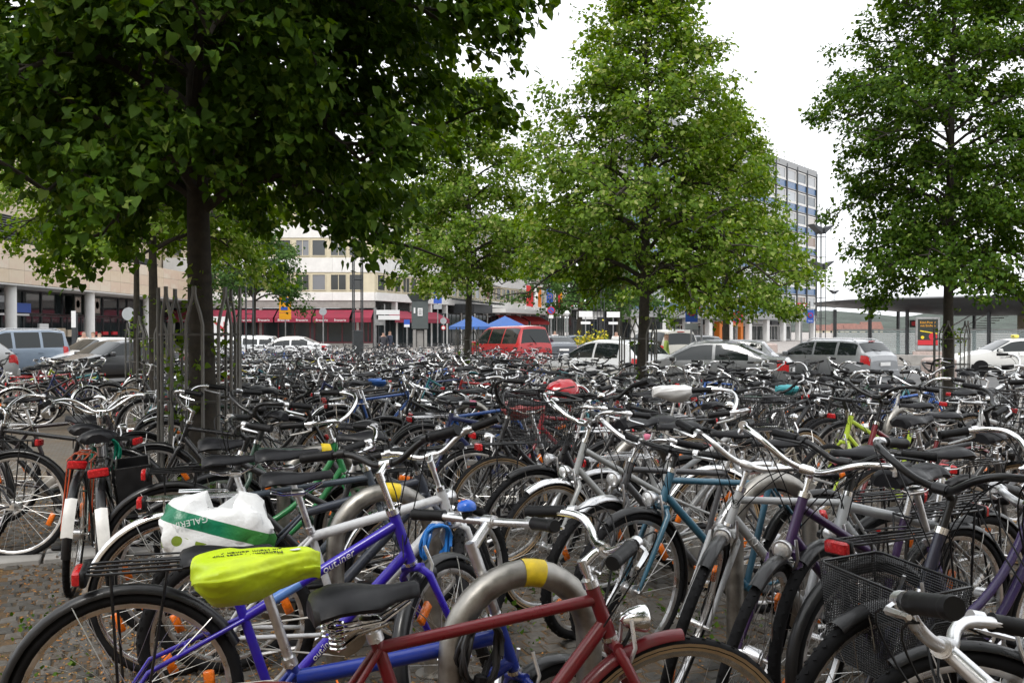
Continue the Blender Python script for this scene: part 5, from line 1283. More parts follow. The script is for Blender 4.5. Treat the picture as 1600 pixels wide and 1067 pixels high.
def mk_rack(R, mat, l):
    m = MB(); z = R + R + .075; n = 6 if l < 2 else 4; xs = (-.24, -.62)
    for y in (-.06, -.02, .02, .06): m.tube([(-.22, y * .7, z), (-.27, y, z), (-.60, y, z), (-.63, y * .8, z)], .0044, mat, n)
    m.tube([(-.22, -.045, z), (-.215, 0, z), (-.22, .045, z)], .005, mat, n); m.tube([(-.63, -.05, z), (-.64, 0, z), (-.63, .05, z)], .0055, mat, n)
    for s in (-1, 1):
        for x in (-.40, -.56): m.tube([(x, s * .06, z), (x * .5 - .26, s * .072, R + .02)], .0046, mat, n)
        m.tube([(-.22, s * .045, z), (-.20, s * .022, z - .07)], .004, mat, n)
    if l < 2:
        m.tube([(-.30, -.03, z + .022), (-.50, -.03, z + .026), (-.50, .03, z + .026), (-.30, .03, z + .022)], .0035, mat, 5, closed=True)
    return m
def mk_light(mat, l):
    m = MB(); n = 20 if l == 0 else 12
    m.lathe([(0, -.055), (.012, -.05), (.026, -.03), (.034, 0), (.036, .012), (.034, .016)], mat, n, axis='x'); m.lathe([(.033, .0135), (.02, .019), (0, .021)], 'lamp_lens', n, axis='x')
    m.tube([(-.02, 0, -.02), (-.035, 0, -.05), (-.05, 0, -.07)], .006, 'black_metal', 6); return m
def mk_rear(kind, R, l):
    m = MB()
    if kind == 'rack': z = R * 2 + .06; m.bbox((-.655, 0, z), (.028, .10, .045), 'red_reflector', .008); m.bbox((-.638, 0, z), (.02, .108, .052), 'black_plastic', .006)
    else:
        a = R_(158); r = R + .03; p = Vector((-.52 + math.cos(a) * r, 0, R + math.sin(a) * r)); m.bbox(p + Vector((-.012, 0, .0)), (.04, .045, .06), 'red_reflector', .012, Matrix.Rotation(-a + math.pi, 3, 'Y'))
    return m
def mk_mudflap(R, l):
    m = MB(); rows = []
    for k in range(7):
        a = R_(138 + 5.5 * k); r = R + .029; rows.append([(-.52 + math.cos(a) * r, y, R + math.sin(a) * r - abs(y) * .2) for y in (-.03, -.015, 0, .015, .03)])
    m.grid(rows, 'white_enamel'); return m
def mk_crank(l, mat='aluminium'):
    m = MB(); n = LODN[l]['n']; bb = (-.085, 0, .285)
    m.lathe([(.02, -.048), (.088, -.048), (.092, -.045), (.088, -.042), (.02, -.042)], 'worn_steel', 28 if l == 0 else 16, bb, 'y')
    a = .5
    for s in (-1, 1):
        d = Vector((math.cos(a) * s, 0, math.sin(a) * s)); y = s * -1 * .065; c = Vector(bb) + Vector((0, y, 0)); m.tube([c, c + d * .168], [.0125, .009], mat, 6)
        m.bbox(c + d * .168 + Vector((0, y * .75, 0)), (.085, .075, .022), 'black_plastic', .006)
        if l < 2: m.bbox(c + d * .168 + Vector((.045, y * .75, 0)), (.008, .05, .016), 'orange_reflector', .003)
    return m
def mk_guard(R, l):
    m = MB(); y = -.056; t = .012; bb = Vector((-.085, y, .285)); A = Vector((-.52, y, R)); up = []; lo = []
    for k in range(9): a = R_(-95 + 190 * k / 8); up.append(bb + Vector((math.cos(a) * .105, 0, math.sin(a) * .105)))
    for k in range(5): a = R_(95 + 170 * k / 4); lo.append(A + Vector((math.cos(a) * .045, 0, math.sin(a) * .045)))
    ring_ = up + lo; n = len(ring_); m.add([p + Vector((0, -t / 2, 0)) for p in ring_] + [p + Vector((0, t / 2, 0)) for p in ring_], [tuple(range(n)), tuple(reversed(range(n, 2 * n)))] + [(i, n + i, n + (i + 1) % n, (i + 1) % n) for i in range(n)], 'black_plastic'); return m
def mk_chain(R, l, ax=-.52, bx=-.085):
    m = MB(); bb = Vector((bx, -.045, .285)); A = Vector((ax, -.045, R)); m.tube([bb + Vector((0, 0, .088)), A + Vector((0, 0, .035))], .0045, 'worn_steel', 4); m.tube([bb - Vector((0, 0, .088)), A - Vector((0, 0, .035))], .0045, 'worn_steel', 4)
    m.lathe([(.01, -.043), (.036, -.043), (.036, -.038), (.01, -.038)], 'worn_steel', 12, (ax, 0, R), 'y'); return m
def mk_stand(l):
    m = MB(); m.tube([(-.14, .04, .26), (-.16, .06, .22), (-.40, .10, .19)], .0085, 'aluminium', 6); return m
def mk_basket(w, d, h, step, l):
    m = MB(); r = .0015 if l == 0 else .0016; wb, db = w * .78, d * .78
    def P(u, z):                                # u in 0..4 round the rim
        t = z / h; ww = wb + (w - wb) * t; dd = db + (d - db) * t; k = int(u) % 4; f = u - int(u)
        c = [(-dd / 2, -ww / 2), (dd / 2, -ww / 2), (dd / 2, ww / 2), (-dd / 2, ww / 2)]; a, b = c[k], c[(k + 1) % 4]; return Vector((a[0] + (b[0] - a[0]) * f, a[1] + (b[1] - a[1]) * f, z))
    for k in range(4):
        L_ = w if k % 2 else d; n = int(L_ / step)
        for i in range(n): m.tube([P(k + i / n, 0), P(k + i / n, h)], r, 'black_metal', 3, cap=False)
    nz = int(h / step)
    for j in range(nz + 1): m.tube([P(k, h * j / nz) for k in range(4)], r, 'black_metal', 3, closed=True)
    for i in range(int(w / step)): y = -wb / 2 + wb * (i + .5) / int(w / step); m.tube([(-db / 2, y, 0), (db / 2, y, 0)], r, 'black_metal', 3, cap=False)
    m.tube([P(k + q, h) for k in range(4) for q in (.06, .94)], .0045, 'black_metal', 6, closed=True); return m
def mk_solid_basket(w, d, h, l):
    m = MB(); t = .006
    for x, y, sx, sy in ((-d / 2, 0, t, w), (d / 2, 0, t, w), (0, -w / 2, d - 2 * t, t), (0, w / 2, d - 2 * t, t)): m.box((x, y, h / 2), (sx, sy, h), 'black_plastic')
    m.box((0, 0, .004), (d, w, t), 'black_plastic'); m.tube([(-d / 2, -w / 2, h), (d / 2, -w / 2, h), (d / 2, w / 2, h), (-d / 2, w / 2, h)], .006, 'black_metal', 6, closed=True); return m
def mk_cables(kind, h, l):
    m = MB(); _, cl = mk_stem('quill', h, 'chrome', 2)
    for s in (-1, 1):
        e, d = end_frame(kind, s); c = cl + e - d * .15
        m.tube(arc3(c, c + Vector((.17, -s * .06, .10 - .2 * h)), Vector((.02, s * .015, -.10)), 9), .0023, 'black_plastic', 5)
        m.tube(arc3(c + d * .01, c + Vector((.13, -s * .16, .02)), Vector((-.01, -s * .02, -.14)), 9), .0023, 'black_plastic', 5)
    return m
TRIM = {'c': 'chrome', 'a': 'aluminium', 'b': 'black_metal', 'p': 'bike_paint', 'w': 'white_enamel'}
def bike_parts(sp, l):
    """list of (name, cache key, builder fn, matrix, colour, [sub-parts])"""
    R = sp.get('R', .345); kind = sp['frame']; col = sp['col']; A, B, bb, H0, H1, ST, sd = geo(R, kind)
    st = R_(sp.get('steer', 0)); MS = Matrix.Translation(H0) @ Matrix.Rotation(st, 4, STEER_D) @ Matrix.Translation(-H0)
    I = Matrix.Identity(4); out = []; w = sp.get('tw', .038); tan = sp.get('tan', 0); knob = sp.get('knob', 0); rimm = TRIM[sp.get('rim', 'a')]
    fcol = sp.get('fcol', col)
    out.append(('frame', ('frame', kind, R, l), lambda: mk_frame(kind, R, l), I, col, []))
    fk = 'susp' if sp.get('susp') else kind
    out.append(('fork', ('fork', fk, R, l), lambda: mk_fork(fk, R, l), MS, fcol, []))
    for i, (c, mm) in enumerate(((A, I), (B, MS))):
        subs = [('rim', ('rim', R, w, rimm, l), lambda: mk_rim(R, w, rimm, l), I, None), ('spokes', ('spokes', R, w, l), lambda: mk_spokes(R, w, l), I, None), ('hub', ('hub', i == 0 or sp.get('dyno', 0), l), lambda i=i: mk_hub(i == 0 or sp.get('dyno', 0), l), I, None)]
        if sp.get('refl', 1) and l < 2: subs += [('reflector', ('refl', R, l), lambda: mk_reflectors(R, l), I, None), ('reflector', ('refl', R, l), lambda: mk_reflectors(R, l), Matrix.Rotation(math.pi, 4, 'Y'), None)]
        out.append(('wheel', ('tyre', R, w, tan, knob, l), lambda: mk_tyre(R, w, tan, knob, l), mm @ Matrix.Translation(c) @ Matrix.Rotation(sp.get('spin', 0) + i, 4, 'Y'), None, subs))
    sh = sp.get('sh', .92); sk = sp.get('saddle', 'sport'); t = (sh - .05 - bb.z) / sd.z; SP = bb + sd * t
    pm = TRIM[sp.get('post', 'a')]
    ln = max(t - (ST - bb).length, .02); lk = round(ln, 2)
    def mkpost():
        m = MB(); m.tube([(0, 0, 0), sd * (lk + .03)], .0128, pm, LODN[l]['n']); m.bbox(sd * (lk + .035), (.05, .04, .028), pm, .008); return m
    out.append(('seat_post', ('post', lk, pm, l), mkpost, Matrix.Translation(SP - sd * (lk + .03)), None, []))
    out.append(('saddle', ('saddle', sk, l), lambda: mk_saddle(sk, l), Matrix.Translation(SP + Vector((-.01, 0, .066))) @ Matrix.Rotation(R_(sp.get('stilt', -2)), 4, 'Y'), None, []))
    bars = sp.get('bars', 'trek'); bm = TRIM[sp.get('barm', 'a')]; h = sp.get('stemh', .09); sk_ = sp.get('stem', 'quill'); sm = TRIM[sp.get('stemm', sp.get('barm', 'a'))]
    _, cl = mk_stem(sk_, h, sm, 2); MT = MS @ Matrix.Translation(H1); MC = MT @ Matrix.Translation(cl) @ Matrix.Rotation(R_(sp.get('bartilt', 0)), 4, 'Y')
    out.append(('stem', ('stem', sk_, h, sm, l), lambda: mk_stem(sk_, h, sm, l)[0], MT, None, []))
    lv = TRIM[sp.get('lev', 'a')]
    subs = []
    for s in (-1, 1):
        subs.append(('grip', ('grip', bars, s, l), lambda s=s: mk_grip(bars, s, l), I, None))
        subs.append(('brake_lever', ('lever', bars, s, lv, l), lambda s=s: mk_lever(bars, s, lv, l), I, None))
    if sp.get('bell') and l < 2: subs.append(('bell', ('bell', sp['bell'], l), lambda: mk_bell(sp['bell'], l), Matrix.Translation((.0, .09 * sp.get('bells', 1), .032)), None))
    out.append(('handlebar', ('bar', bars, bm, l), lambda: mk_bar(bars, bm, l), MC, None, subs))
    if l < 2 and sp.get('cables', 1): out.append(('cable', ('cable', bars, h, l), lambda: mk_cables(bars, h, l), MT, None, []))
    fd = sp.get('fend')
    if fd:
        fm = TRIM[fd]; fc = sp.get('fendcol', col)
        out.append(('mudguard', ('fr', R, fm, w, l), lambda: mk_fender(R, 25, 190, fm, w, l), Matrix.Translation(A), fc, []))
        f0 = sp.get('ff0', 62); out.append(('mudguard', ('ff', R, fm, w, l, f0), lambda: mk_fender(R, f0, 200, fm, w, l), MS @ Matrix.Translation(B), fc, []))
    if sp.get('flap'): out.append(('mudflap', ('flap', R, l), lambda: mk_mudflap(R, l), I, None, []))
    if sp.get('rack'):
        rm = TRIM[sp['rack']]; out.append(('luggage_rack', ('rack', R, rm, l), lambda: mk_rack(R, rm, l), I, sp.get('rackcol', col), []))
    rr = sp.get('rear', 'rack' if sp.get('rack') else ('fender' if fd else None))
    if rr: out.append(('rear_light', ('rear', rr, R, l), lambda: mk_rear(rr, R, l), I, None, []))
    if sp.get('light'):
        lm = TRIM[sp['light']]; lz = sp.get('lightz', .02)
        out.append(('headlight', ('light', lm, l), lambda: mk_light(lm, l), MS @ Matrix.Translation(H0 + Vector((.085, 0, lz))), None, []))
    out.append(('crank', ('crank', l), lambda: mk_crank(l), Matrix.Translation((bb.x + .085, 0, 0)), None, []))
    if sp.get('guard'): out.append(('chain_guard', ('guard', R, l), lambda: mk_guard(R, l), I, None, []))
    else: out.append(('chain', ('chain', R, l, kind == 'fold'), lambda: mk_chain(R, l, A.x, bb.x), I, None, []))
    if l < 2 and kind != 'fold': out.append(('kickstand', ('stand', l), lambda: mk_stand(l), I, None, []))
    bk = sp.get('basket')
    if bk == 'front': out.append(('basket', ('bask', l, sp.get('bstep', .018)), lambda: mk_basket(.33, .25, .28, sp.get('bstep', .018) if l < 2 else .045, l), MS @ Matrix.Translation(H1 + Vector((.19, 0, sp.get('bz', -.08)))), None, []))
    if bk == 'frontwide': out.append(('basket', ('baskw', l), lambda: mk_basket(.40, .30, .26, .022 if l < 2 else .05, l), MS @ Matrix.Translation(H1 + Vector((.20, 0, -.02))), None, []))
    if bk == 'rear': out.append(('basket', ('baskr', l), lambda: mk_solid_basket(.17, .42, .24, l), Matrix.Translation((-.44, -.165, .51)), None, []))
    if bk == 'rearwire': out.append(('basket', ('baskrw', l), lambda: mk_basket(.30, .40, .24, .022 if l < 2 else .05, l), Matrix.Translation((-.44, 0, 2 * R + .085)), None, []))
    return out
_me = {}
def mesh_of(key, fn, name):
    if key not in _me: _me[key] = cached(key, fn).mesh(name, 45)
    return _me[key]
def root_mtx(o, heading, lean): return Matrix.Translation(o) @ Matrix.Rotation(R_(heading), 4, 'Z') @ Matrix.Rotation(R_(lean), 4, 'X')
def make_bike(sp, X, Y, heading, lean=0, label=None, group=None, l=0, anchor=0.0):
    hd = R_(heading); o = (X - anchor * math.cos(hd), Y - anchor * math.sin(hd), gz(Y) + .012)
    e = empty('bicycle', (0, 0, 0)); e.matrix_basis = root_mtx(o, heading, lean); tag(e, label, 'bicycle', group)
    for name, key, fn, mtx, col, subs in bike_parts(sp, l):
        p = link(name, mesh_of(key, fn, name), e, mtx, col)
        for n2, k2, f2, m2, c2 in subs: link(n2, mesh_of(k2, f2, n2), p, m2, c2)
    return e
def merged_bike(sp):
    m = MB()
    for name, key, fn, mtx, col, subs in bike_parts(sp, 2):
        m.merge(cached(key, fn), mtx)
        for n2, k2, f2, m2, c2 in subs: m.merge(cached(k2, f2), mtx @ m2)
    return m
def hoop(X, Y, tape, label, heading=None, w=.50, h=.85, g=None):
    e = empty('bike_stand', (X, Y, gz(Y)), math.atan2(U.y, U.x) if heading is None else R_(heading), label, 'bike stand', 'steel hoop bicycle stands')
    m = MB(); r = .038; R = (w - 2 * r) / 2; hh = h - r - R
    pts = [(-R, 0, -.02), (-R, 0, hh * .5)] + [(-R * math.cos(a), 0, hh + R * math.sin(a)) for a in [math.pi * k / 16 for k in range(17)]] + [(R, 0, hh * .5), (R, 0, -.02)]
    m.tube(pts, r, 'stand_steel', 16); part('hoop', m, e)
    for s in (-1, 1): b = MB(); b.lathe([(.075, 0), (.075, .008), (.05, .012)], 'stand_steel', 16, (s * R, 0, .006)); part('foot_plate', b, e)
    if tape:
        b = MB(); b.tube([(R * math.sin(a), 0, hh + R * math.cos(a)) for a in [R_(-1 + 17 * k / 5) for k in range(6)]], r + .0015, tape, 16, cap=False); part('tape', b, e)
    return e

# ------------------------------------------------------------------ hoops that show, then the bicycles placed one by one
HOOPS = [(.03, 2.62, 'yellow_tape', 'large steel hoop stand with yellow tape beside the maroon bicycle'), (-.54, 3.93, 'yellow_tape', 'steel hoop stand with yellow tape behind the violet blue bicycle'), (-1.09, 5.29, 'yellow_tape', 'steel hoop stand with yellow tape near the caged tree'),
         (.81, 5.80, 'pink_tape', 'steel hoop stand with pink tape in the middle of the bicycles'), (1.2, 4.25, None, 'bare steel hoop stand behind the silver bicycle with round head badge'), (-.42, 9.1, 'pink_tape', 'distant steel hoop stand with pink tape left of the wire basket'), (3.6, 8.5, None, 'bare steel hoop stand far right among the bicycles')]
for x, y, t, lab in HOOPS: hoop(x, y, t, lab)
SILV = (.50, .51, .52); BLK = (.014, .014, .016)
heroes = []
def hero(sp, X, Y, hd, lean, label, anchor=0.0, l=0):
    e = make_bike(sp, X, Y, hd, lean, label, 'bicycles packed on the square', l, anchor); heroes.append((e.matrix_basis.translation.x, e.matrix_basis.translation.y, label)); return e
AH, AS, AR, AF = .33, -.27, -.52, .55
b_blue = hero(dict(frame='trapez', col=(.028, .011, .36), bars='riser', barm='b', stem='quill', stemh=.15, stemm='c', sh=.77, saddle='sport', fend='b', rack='b', steer=48, tw=.04, lev='b', post='a', light='b', lightz=-.06, spin=.3), -1.195, 2.88, 18, 4, 'violet blue trekking bicycle with white lettering on its tubes', AR)
b_maroon = hero(dict(frame='diamond', col=(.15, .003, .008), ff0=88, bars='trek', barm='c', stem='quill', stemh=.07, sh=.86, saddle='sprung', fend='p', light='c', lightz=.03, tan=1, tw=.034, steer=-6, lev='a', rim='c', stilt=-5), -.33, 2.09, 21, -3, 'maroon bicycle with sprung black saddle and round chrome lamp', AS)
b_rad = hero(dict(frame='fold', R=.25, col=(.008, .03, .28), bars='flat', barm='a', stem='ahead', stemm='a', stemh=.235, sh=.87, saddle='sport', fend='b', bell='blue_plastic', bells=1.1, steer=22, tw=.042, lev='a', rear=None, rack=None, cables=0, post='a', refl=1), -.06, 2.65, 22, 2, 'royal blue folding bicycle with straight bar, blue bell and yellow saddle cover', .30)
hero(dict(frame='mtb', R=.33, col=(.55, .56, .58), bars='riser', barm='a', stem='quill', stemh=.13, sh=.9, light='a', lightz=.09, steer=66, tw=.05, knob=1, fend=None, rack=None), -.30, 3.87, 22, 3, 'silver mountain bicycle with turned bar and small round lamp behind the blue bell', AH)
b_bag = hero(dict(frame='diamond', col=(.05, .065, .085), bars='trek', barm='c', sh=.90, fend='c', rack='c', saddle='sport', steer=-15, tan=0, rim='c'), -1.45, 3.97, 19, -2, 'slate grey bicycle with chrome mudguards carrying the shopping bag', AR)
hero(dict(frame='mtb', R=.33, col=(.035, .042, .06), bars='flat', barm='b', sh=.93, saddle='sport', steer=30, tw=.05, knob=1), -1.0, 4.12, 21, 4, 'slate blue mountain bicycle with bare saddle behind the violet blue one', AS)
b_k = hero(dict(frame='diamond', col=(.42, .43, .44), bars='trek', barm='a', stem='quill', stemh=.10, sh=.95, fend='b', rack='b', light='a', lightz=-.03, steer=44, tw=.042, refl=1), .88, 3.77, 204, -4, 'silver bicycle with round letter badge on its head tube', AH)
hero(dict(frame='trapez', col=(.05, .02, .09), bars='city', barm='c', sh=.92, fend='b', rack='b', light='a', lightz=.0, steer=32, dyno=1), 1.02, 3.38, 207, -2, 'dark purple bicycle with round headlamp right of the silver one', AH)
hero(dict(frame='mtb', R=.345, col=(.40, .42, .43), fcol=(.45, .46, .47), susp=1, bars='riser', barm='b', stem='ahead', stemm='b', sh=.95, fend='b', light='b', lightz=.0, steer=20, tw=.045, rack='b', lev='b'), 1.31, 3.55, 210, 3, 'grey bicycle with suspension fork and curved black bar', AH)
b_bask = hero(dict(frame='wave', col=(.02, .022, .05), bars='city', barm='b', stemh=.12, sh=.90, saddle='city', fend='b', rack='b', basket='front', bstep=.0075, bz=-.37, steer=6, tw=.045, guard=1, dyno=1), 1.24, 2.80, 202, -3, 'dark bicycle with black mesh basket and broad front tyre', AH)
hero(dict(frame='step', col=SILV, bars='trek', barm='a', stem='ahead', stemm='a', stemh=.04, sh=.9, fend='a', rack='a', steer=-58, tw=.045, lev='a', saddle='city'), .735, 1.47, 196, 0, 'pale silver bicycle with thick handlebar cut by the bottom right corner', AH)
hero(dict(frame='trapez', col=(.45, .46, .46), bars='trek', barm='a', stem='quill', stemm='c', stemh=.14, sh=.95, saddle='city', fend='b', rack='b', steer=-30, lev='a', tw=.042), 1.36, 2.32, 203, 3, 'silver bicycle with black grips at the right edge behind the mesh basket', AH)
hero(dict(frame='step', col=(.035, .015, .10), bars='city', barm='c', sh=.96, saddle='city', fend='b', rack='b', steer=-12, guard=1), 1.47, 3.26, 24, -3, 'deep purple step-through bicycle with black gel saddle behind the mesh basket', AS)
hero(dict(frame='diamond', col=(.03, .11, .17), bars='flat', barm='b', sh=.93, fend='b', steer=15, tw=.04, light='a'), .72, 4.17, 203, 2, 'petrol blue bicycle just left of the silver one with badge', AH)
hero(dict(frame='diamond', col=(.06, .06, .065), bars='trek', barm='a', sh=.94, fend='a', steer=26, tw=.048, knob=1, light='a', lightz=.06, lev='a'), .56, 4.55, 203, -2, 'dark grey bicycle with knobbly front tyre and big headlamp', AH)
hero(dict(frame='trapez', col=(.30, .31, .31), bars='city', barm='c', sh=.93, fend='c', tan=1, steer=18, light='c', saddle='city'), .38, 4.96, 204, 2, 'grey bicycle with cream walled tyre before the pink taped hoop', AH)
hero(dict(frame='wave', col=BLK, bars='city', barm='c', sh=.92, fend='b', basket='frontwide', steer=8, light='a', saddle='city', guard=1, rack='b'), .30, 5.48, 203, -3, 'black bicycle with wide wire basket left of the pink taped hoop', AH)
hero(dict(frame='trapez', col=(.36, .37, .38), bars='city', barm='a', sh=.95, fend='a', rack='a', steer=-25, saddle='city', lev='a', bell='chrome'), .98, 5.42, 22, 2, 'silver bicycle with bell leaning right of the pink taped hoop', 0)
# left, beside the caged tree
hero(dict(frame='diamond', col=(.02, .05, .035), bars='city', barm='c', sh=.90, fend='b', rack='p', rackcol=(.55, .08, .02), flap=1, saddle='city', steer=20, rim='c', stilt=0, light='c'), -2.47, 5.18, 108, 4, 'bicycle seen from behind with orange rack and white mudflap', AR)
hero(dict(frame='step', col=BLK, bars='city', barm='c', sh=.9, fend='b', rack='b', flap=1, basket='rear', steer=-10, guard=1, saddle='city'), -2.12, 4.95, 112, -6, 'bicycle seen from behind with black side basket before the caged tree', AR)
hero(dict(frame='diamond', col=(.022, .015, .02), bars='trek', barm='c', sh=.95, fend='b', rack='c', steer=38, light='c', saddle='sport'), -3.75, 7.2, 6, 3, 'black roadster bicycle with chrome bar at the left edge of the square', AS)
hero(dict(frame='diamond', col=BLK, bars='city', barm='c', sh=.88, fend='b', saddle='city', guard=1, rack='b', steer=-20), -3.15, 6.35, 172, -4, 'black bicycle with wide saddle standing across the orange racked one', 0)
hero(dict(frame='trapez', col=(.02, .02, .025), bars='city', barm='c', sh=.92, fend='b', rack='b', saddle='city', steer=25), -3.75, 5.95, 186, 5, 'dark bicycle half out of view at the left edge, orange reflectors in its wheel', 0)
hero(dict(frame='diamond', col=(.016, .016, .018), bars='swan', barm='c', sh=.9, fend='b', saddle='city', steer=12, guard=1), -1.95, 6.35, 168, 3, 'black bicycle behind the caged trunk with chrome bar crossing it', 0)
hero(dict(frame='step', col=(.03, .22, .07), bars='city', barm='c', sh=.88, fend='b', saddle='city', steer=-30, rack='b'), -1.28, 5.0, 20, 4, 'green step-through bicycle behind the shopping bag', 0)
hero(dict(frame='trapez', col=(.02, .02, .022), bars='trek', barm='b', sh=.93, saddle='city', fend='b', rack='b', steer=5), -1.02, 4.58, 201, 2, 'black bicycle with rear lamp between the shopping bag and the taped hoop', 0)
hero(dict(frame='diamond', col=(.30, .012, .018), bars='city', barm='c', sh=.92, fend='p', rack='p', rackcol=(.4, .02, .02), steer=22, saddle='city'), -8.55, 17.2, 14, 3, 'red bicycle on the far left corner of the square', 0, 1)
hero(dict(frame='trapez', col=(.42, .50, .03), bars='city', barm='c', sh=.92, fend='p', rack='a', steer=-18), -8.75, 18.3, 210, -3, 'lime yellow bicycle beside the red one', 0, 1)
hero(dict(frame='trapez', col=(.45, .60, .05), bars='flat', barm='b', sh=.92, fend=None, steer=12), 2.75, 6.75, 200, 3, 'lime green framed bicycle among the dark ones right of the middle', 0, 1)
hero(dict(frame='diamond', col=(.32, .02, .03), bars='city', barm='b', sh=.93, fend='b', rack='b', steer=-12), .55, 7.5, 206, 2, 'dark red bicycle behind the wire basket', 0, 1)
# ------------------------------------------------------------------ lettering wrapped on tubes
def tube_text(bike, txt, size, mat, p0, p1, r, side, t=.5, shear=0.0):
    frame = [c for c in bike.children if c.name.startswith('frame')][0]
    tm = text_mb(txt, size, mat, .0004, shear); d = (p1 - p0).normalized(); nn = Vector((0, side, 0)); up = nn.cross(d); c = p0.lerp(p1, t)
    v = []
    for x, y, z in tm.v:
        a = y / r; v.append(tuple(c + d * x + (nn * math.cos(a) + up * math.sin(a)) * (r + .0012 + z)))
    tm.v = v; return part('lettering', tm, frame, smooth=0)
A_, B_, bb_, H0_, H1_, ST_, sd_ = geo(.345, 'trapez')
p0, p1 = bb_ + sd_ * .30, H1_ - STEER_D * .03
tube_text(b_blue, 'outliner', .036, 'letter_white', p0, p1, .0166, -1, .60, .25)
m = MB(); m.tube([p0.lerp(p1, .18), p0.lerp(p1, .36)], .0172, 'sky_blue', 12, cap=False); simple('sky_blue', (.10, .22, .55), .35); part('colour_band', m, [c for c in b_blue.children if c.name.startswith('frame')][0])
tube_text(b_blue, 'outliner', .03, 'letter_white', bb_, H0_ + STEER_D * .03, .0184, -1, .36, .25)
A_, B_, bb_, H0_, H1_, ST_, sd_ = geo(.345, 'diamond')
tube_text(b_k, 'KETTLER', .052, 'letter_white', H0_ + STEER_D * .03, bb_, .0188, 1, .36)
fr = [c for c in b_k.children if c.name.startswith('frame')][0]
hd_c = H0_.lerp(H1_, .62); fwd = Vector((.94, 0, .342)); lft = Vector((0, 1, 0))
nb = (fwd * .75 + lft * .66).normalized(); xb = STEER_D.cross(nb).normalized()
m = MB(); ring_ = [hd_c + nb * .0195 + (xb * math.cos(a) + STEER_D * math.sin(a)) * .016 - nb * (.0075 * math.cos(a) ** 2) for a in [2 * math.pi * k / 20 for k in range(20)]]; m.tube(ring_, .0012, 'ink', 5, closed=True); part('badge_ring', m, fr)
tm = text_mb('K', .028, 'ink', .0004); part('lettering', tm, fr, basis(xb, STEER_D, nb, hd_c + nb * .0192), smooth=0)
A_, B_, bb_, H0_, H1_, ST_, sd_ = geo(.25, 'fold')
tube_text(b_rad, 'RAD', .05, 'letter_white', bb_, H0_ + STEER_D * .03, .0184, -1, .52)

# ------------------------------------------------------------------ saddle covers, shopping bag, helmet
def cover_fn(k, K, x, w, z, wob, rdm):
    a = 2 * math.pi * k / K; c, s = math.cos(a), math.sin(a)
    y = w * math.copysign(abs(c) ** .8, c); d = wob * (math.sin(9 * x * 6 + 5 * a) + .6 * math.sin(23 * x + 11 * a))
    fx = float(np.interp(x, [-.165, -.16, -.14, -.10, -.05], [.30, .55, .82, 1.0, 1.0]))
    tuck = 1 - .42 * max(0, -s) ** 1.5
    zz = z + (.024 * s if s > 0 else s * .13 * fx * (1 - .6 * max(0, x) / .2)) - .022 * abs(c) ** 3
    return (x + (-.02 * max(0, -s) if x < -.12 else 0) * -1, y * tuck * (1 + d * 1.6), zz + d * .12)
def cover(bike, sh, mat, label, name='saddle_cover', scale=1.0, seed=1, x0=-.26, fancy=True):
    st = [(-.165, .03, -.02), (-.16, .07, .0), (-.14, .105, .008), (-.10, .122, .014), (-.05, .118, .014), (0, .095, .012), (.05, .07, .012), (.10, .052, .012), (.15, .042, .010), (.18, .035, .006), (.20, .018, -.01)]
    K = 36; m = MB(); rows = [[cover_fn(k, K, x, w, z, .055, None) for k in range(K)] for x, w, z in st]
    m.grid(rows, mat, close_v=True); m.add(rows[0], [tuple(range(K))], mat); m.add(rows[-1], [tuple(reversed(range(K)))], mat)
    o = link(name, m.mesh(name, 75)); o.matrix_basis = bike.matrix_basis @ Matrix.Translation((x0, 0, sh + .005)) @ Matrix.Scale(scale, 4)
    su = o.modifiers.new('s', 'SUBSURF'); su.levels = 1; su.render_levels = 1
    tag(o, label, 'saddle cover'); return o
m_, nt_, b_ = new_mat('cover_yellow'); f_ = noise_fac(nt_, 5.0, 3, .5); nt_.links.new(ramp(nt_, f_, [(.3, (.48, .66, .01)), (.7, (.60, .74, .02))]), b_.inputs['Base Color']); b_.inputs['Roughness'].default_value = .45
f2 = noise_fac(nt_, 14.0, 2, .5); add_bump(nt_, b_, f2, .55, .02); MATS['cover_yellow'] = m_
simple('bag_white', (.72, .72, .72), .35, var=.06, scale=6, bump=.4, bdist=.012); simple('cover_red', (.42, .10, .10), .4, var=.15, scale=8, bump=.3, bdist=.01)
cv = cover(b_rad, .885, 'cover_yellow', 'lime yellow saddle cover with black lettering on the royal blue folding bicycle', scale=.88, x0=-.37)
for i, tx in enumerate(('Manchmal rettet nur', 'ein Helm deinen A....')):
    tm = text_mb(tx, .0235, 'ink', .0006); v = []
    for x, y, z in tm.v:
        X_, Y_ = -x - .01, -y - .028 + .026 * i; ww = float(np.interp(X_, [-.16, -.10, 0, .10, .2], [.08, .122, .095, .052, .02])); ss = math.sqrt(max(0, 1 - min(1, abs(Y_) / ww) ** 2.5)); v.append((X_, Y_, .0125 + .0205 * ss + z + .004))
    tm.v = v; part('lettering', tm, cv, smooth=0)
m = MB(); m.lathe([(0, .001), (.012, .001), (.012, 0)], 'letter_white', 12); part('logo_patch', m, cv, Matrix.Translation((.125, -.012, .034)) @ Matrix.Scale(1.4, 4, (1, 0, 0)))
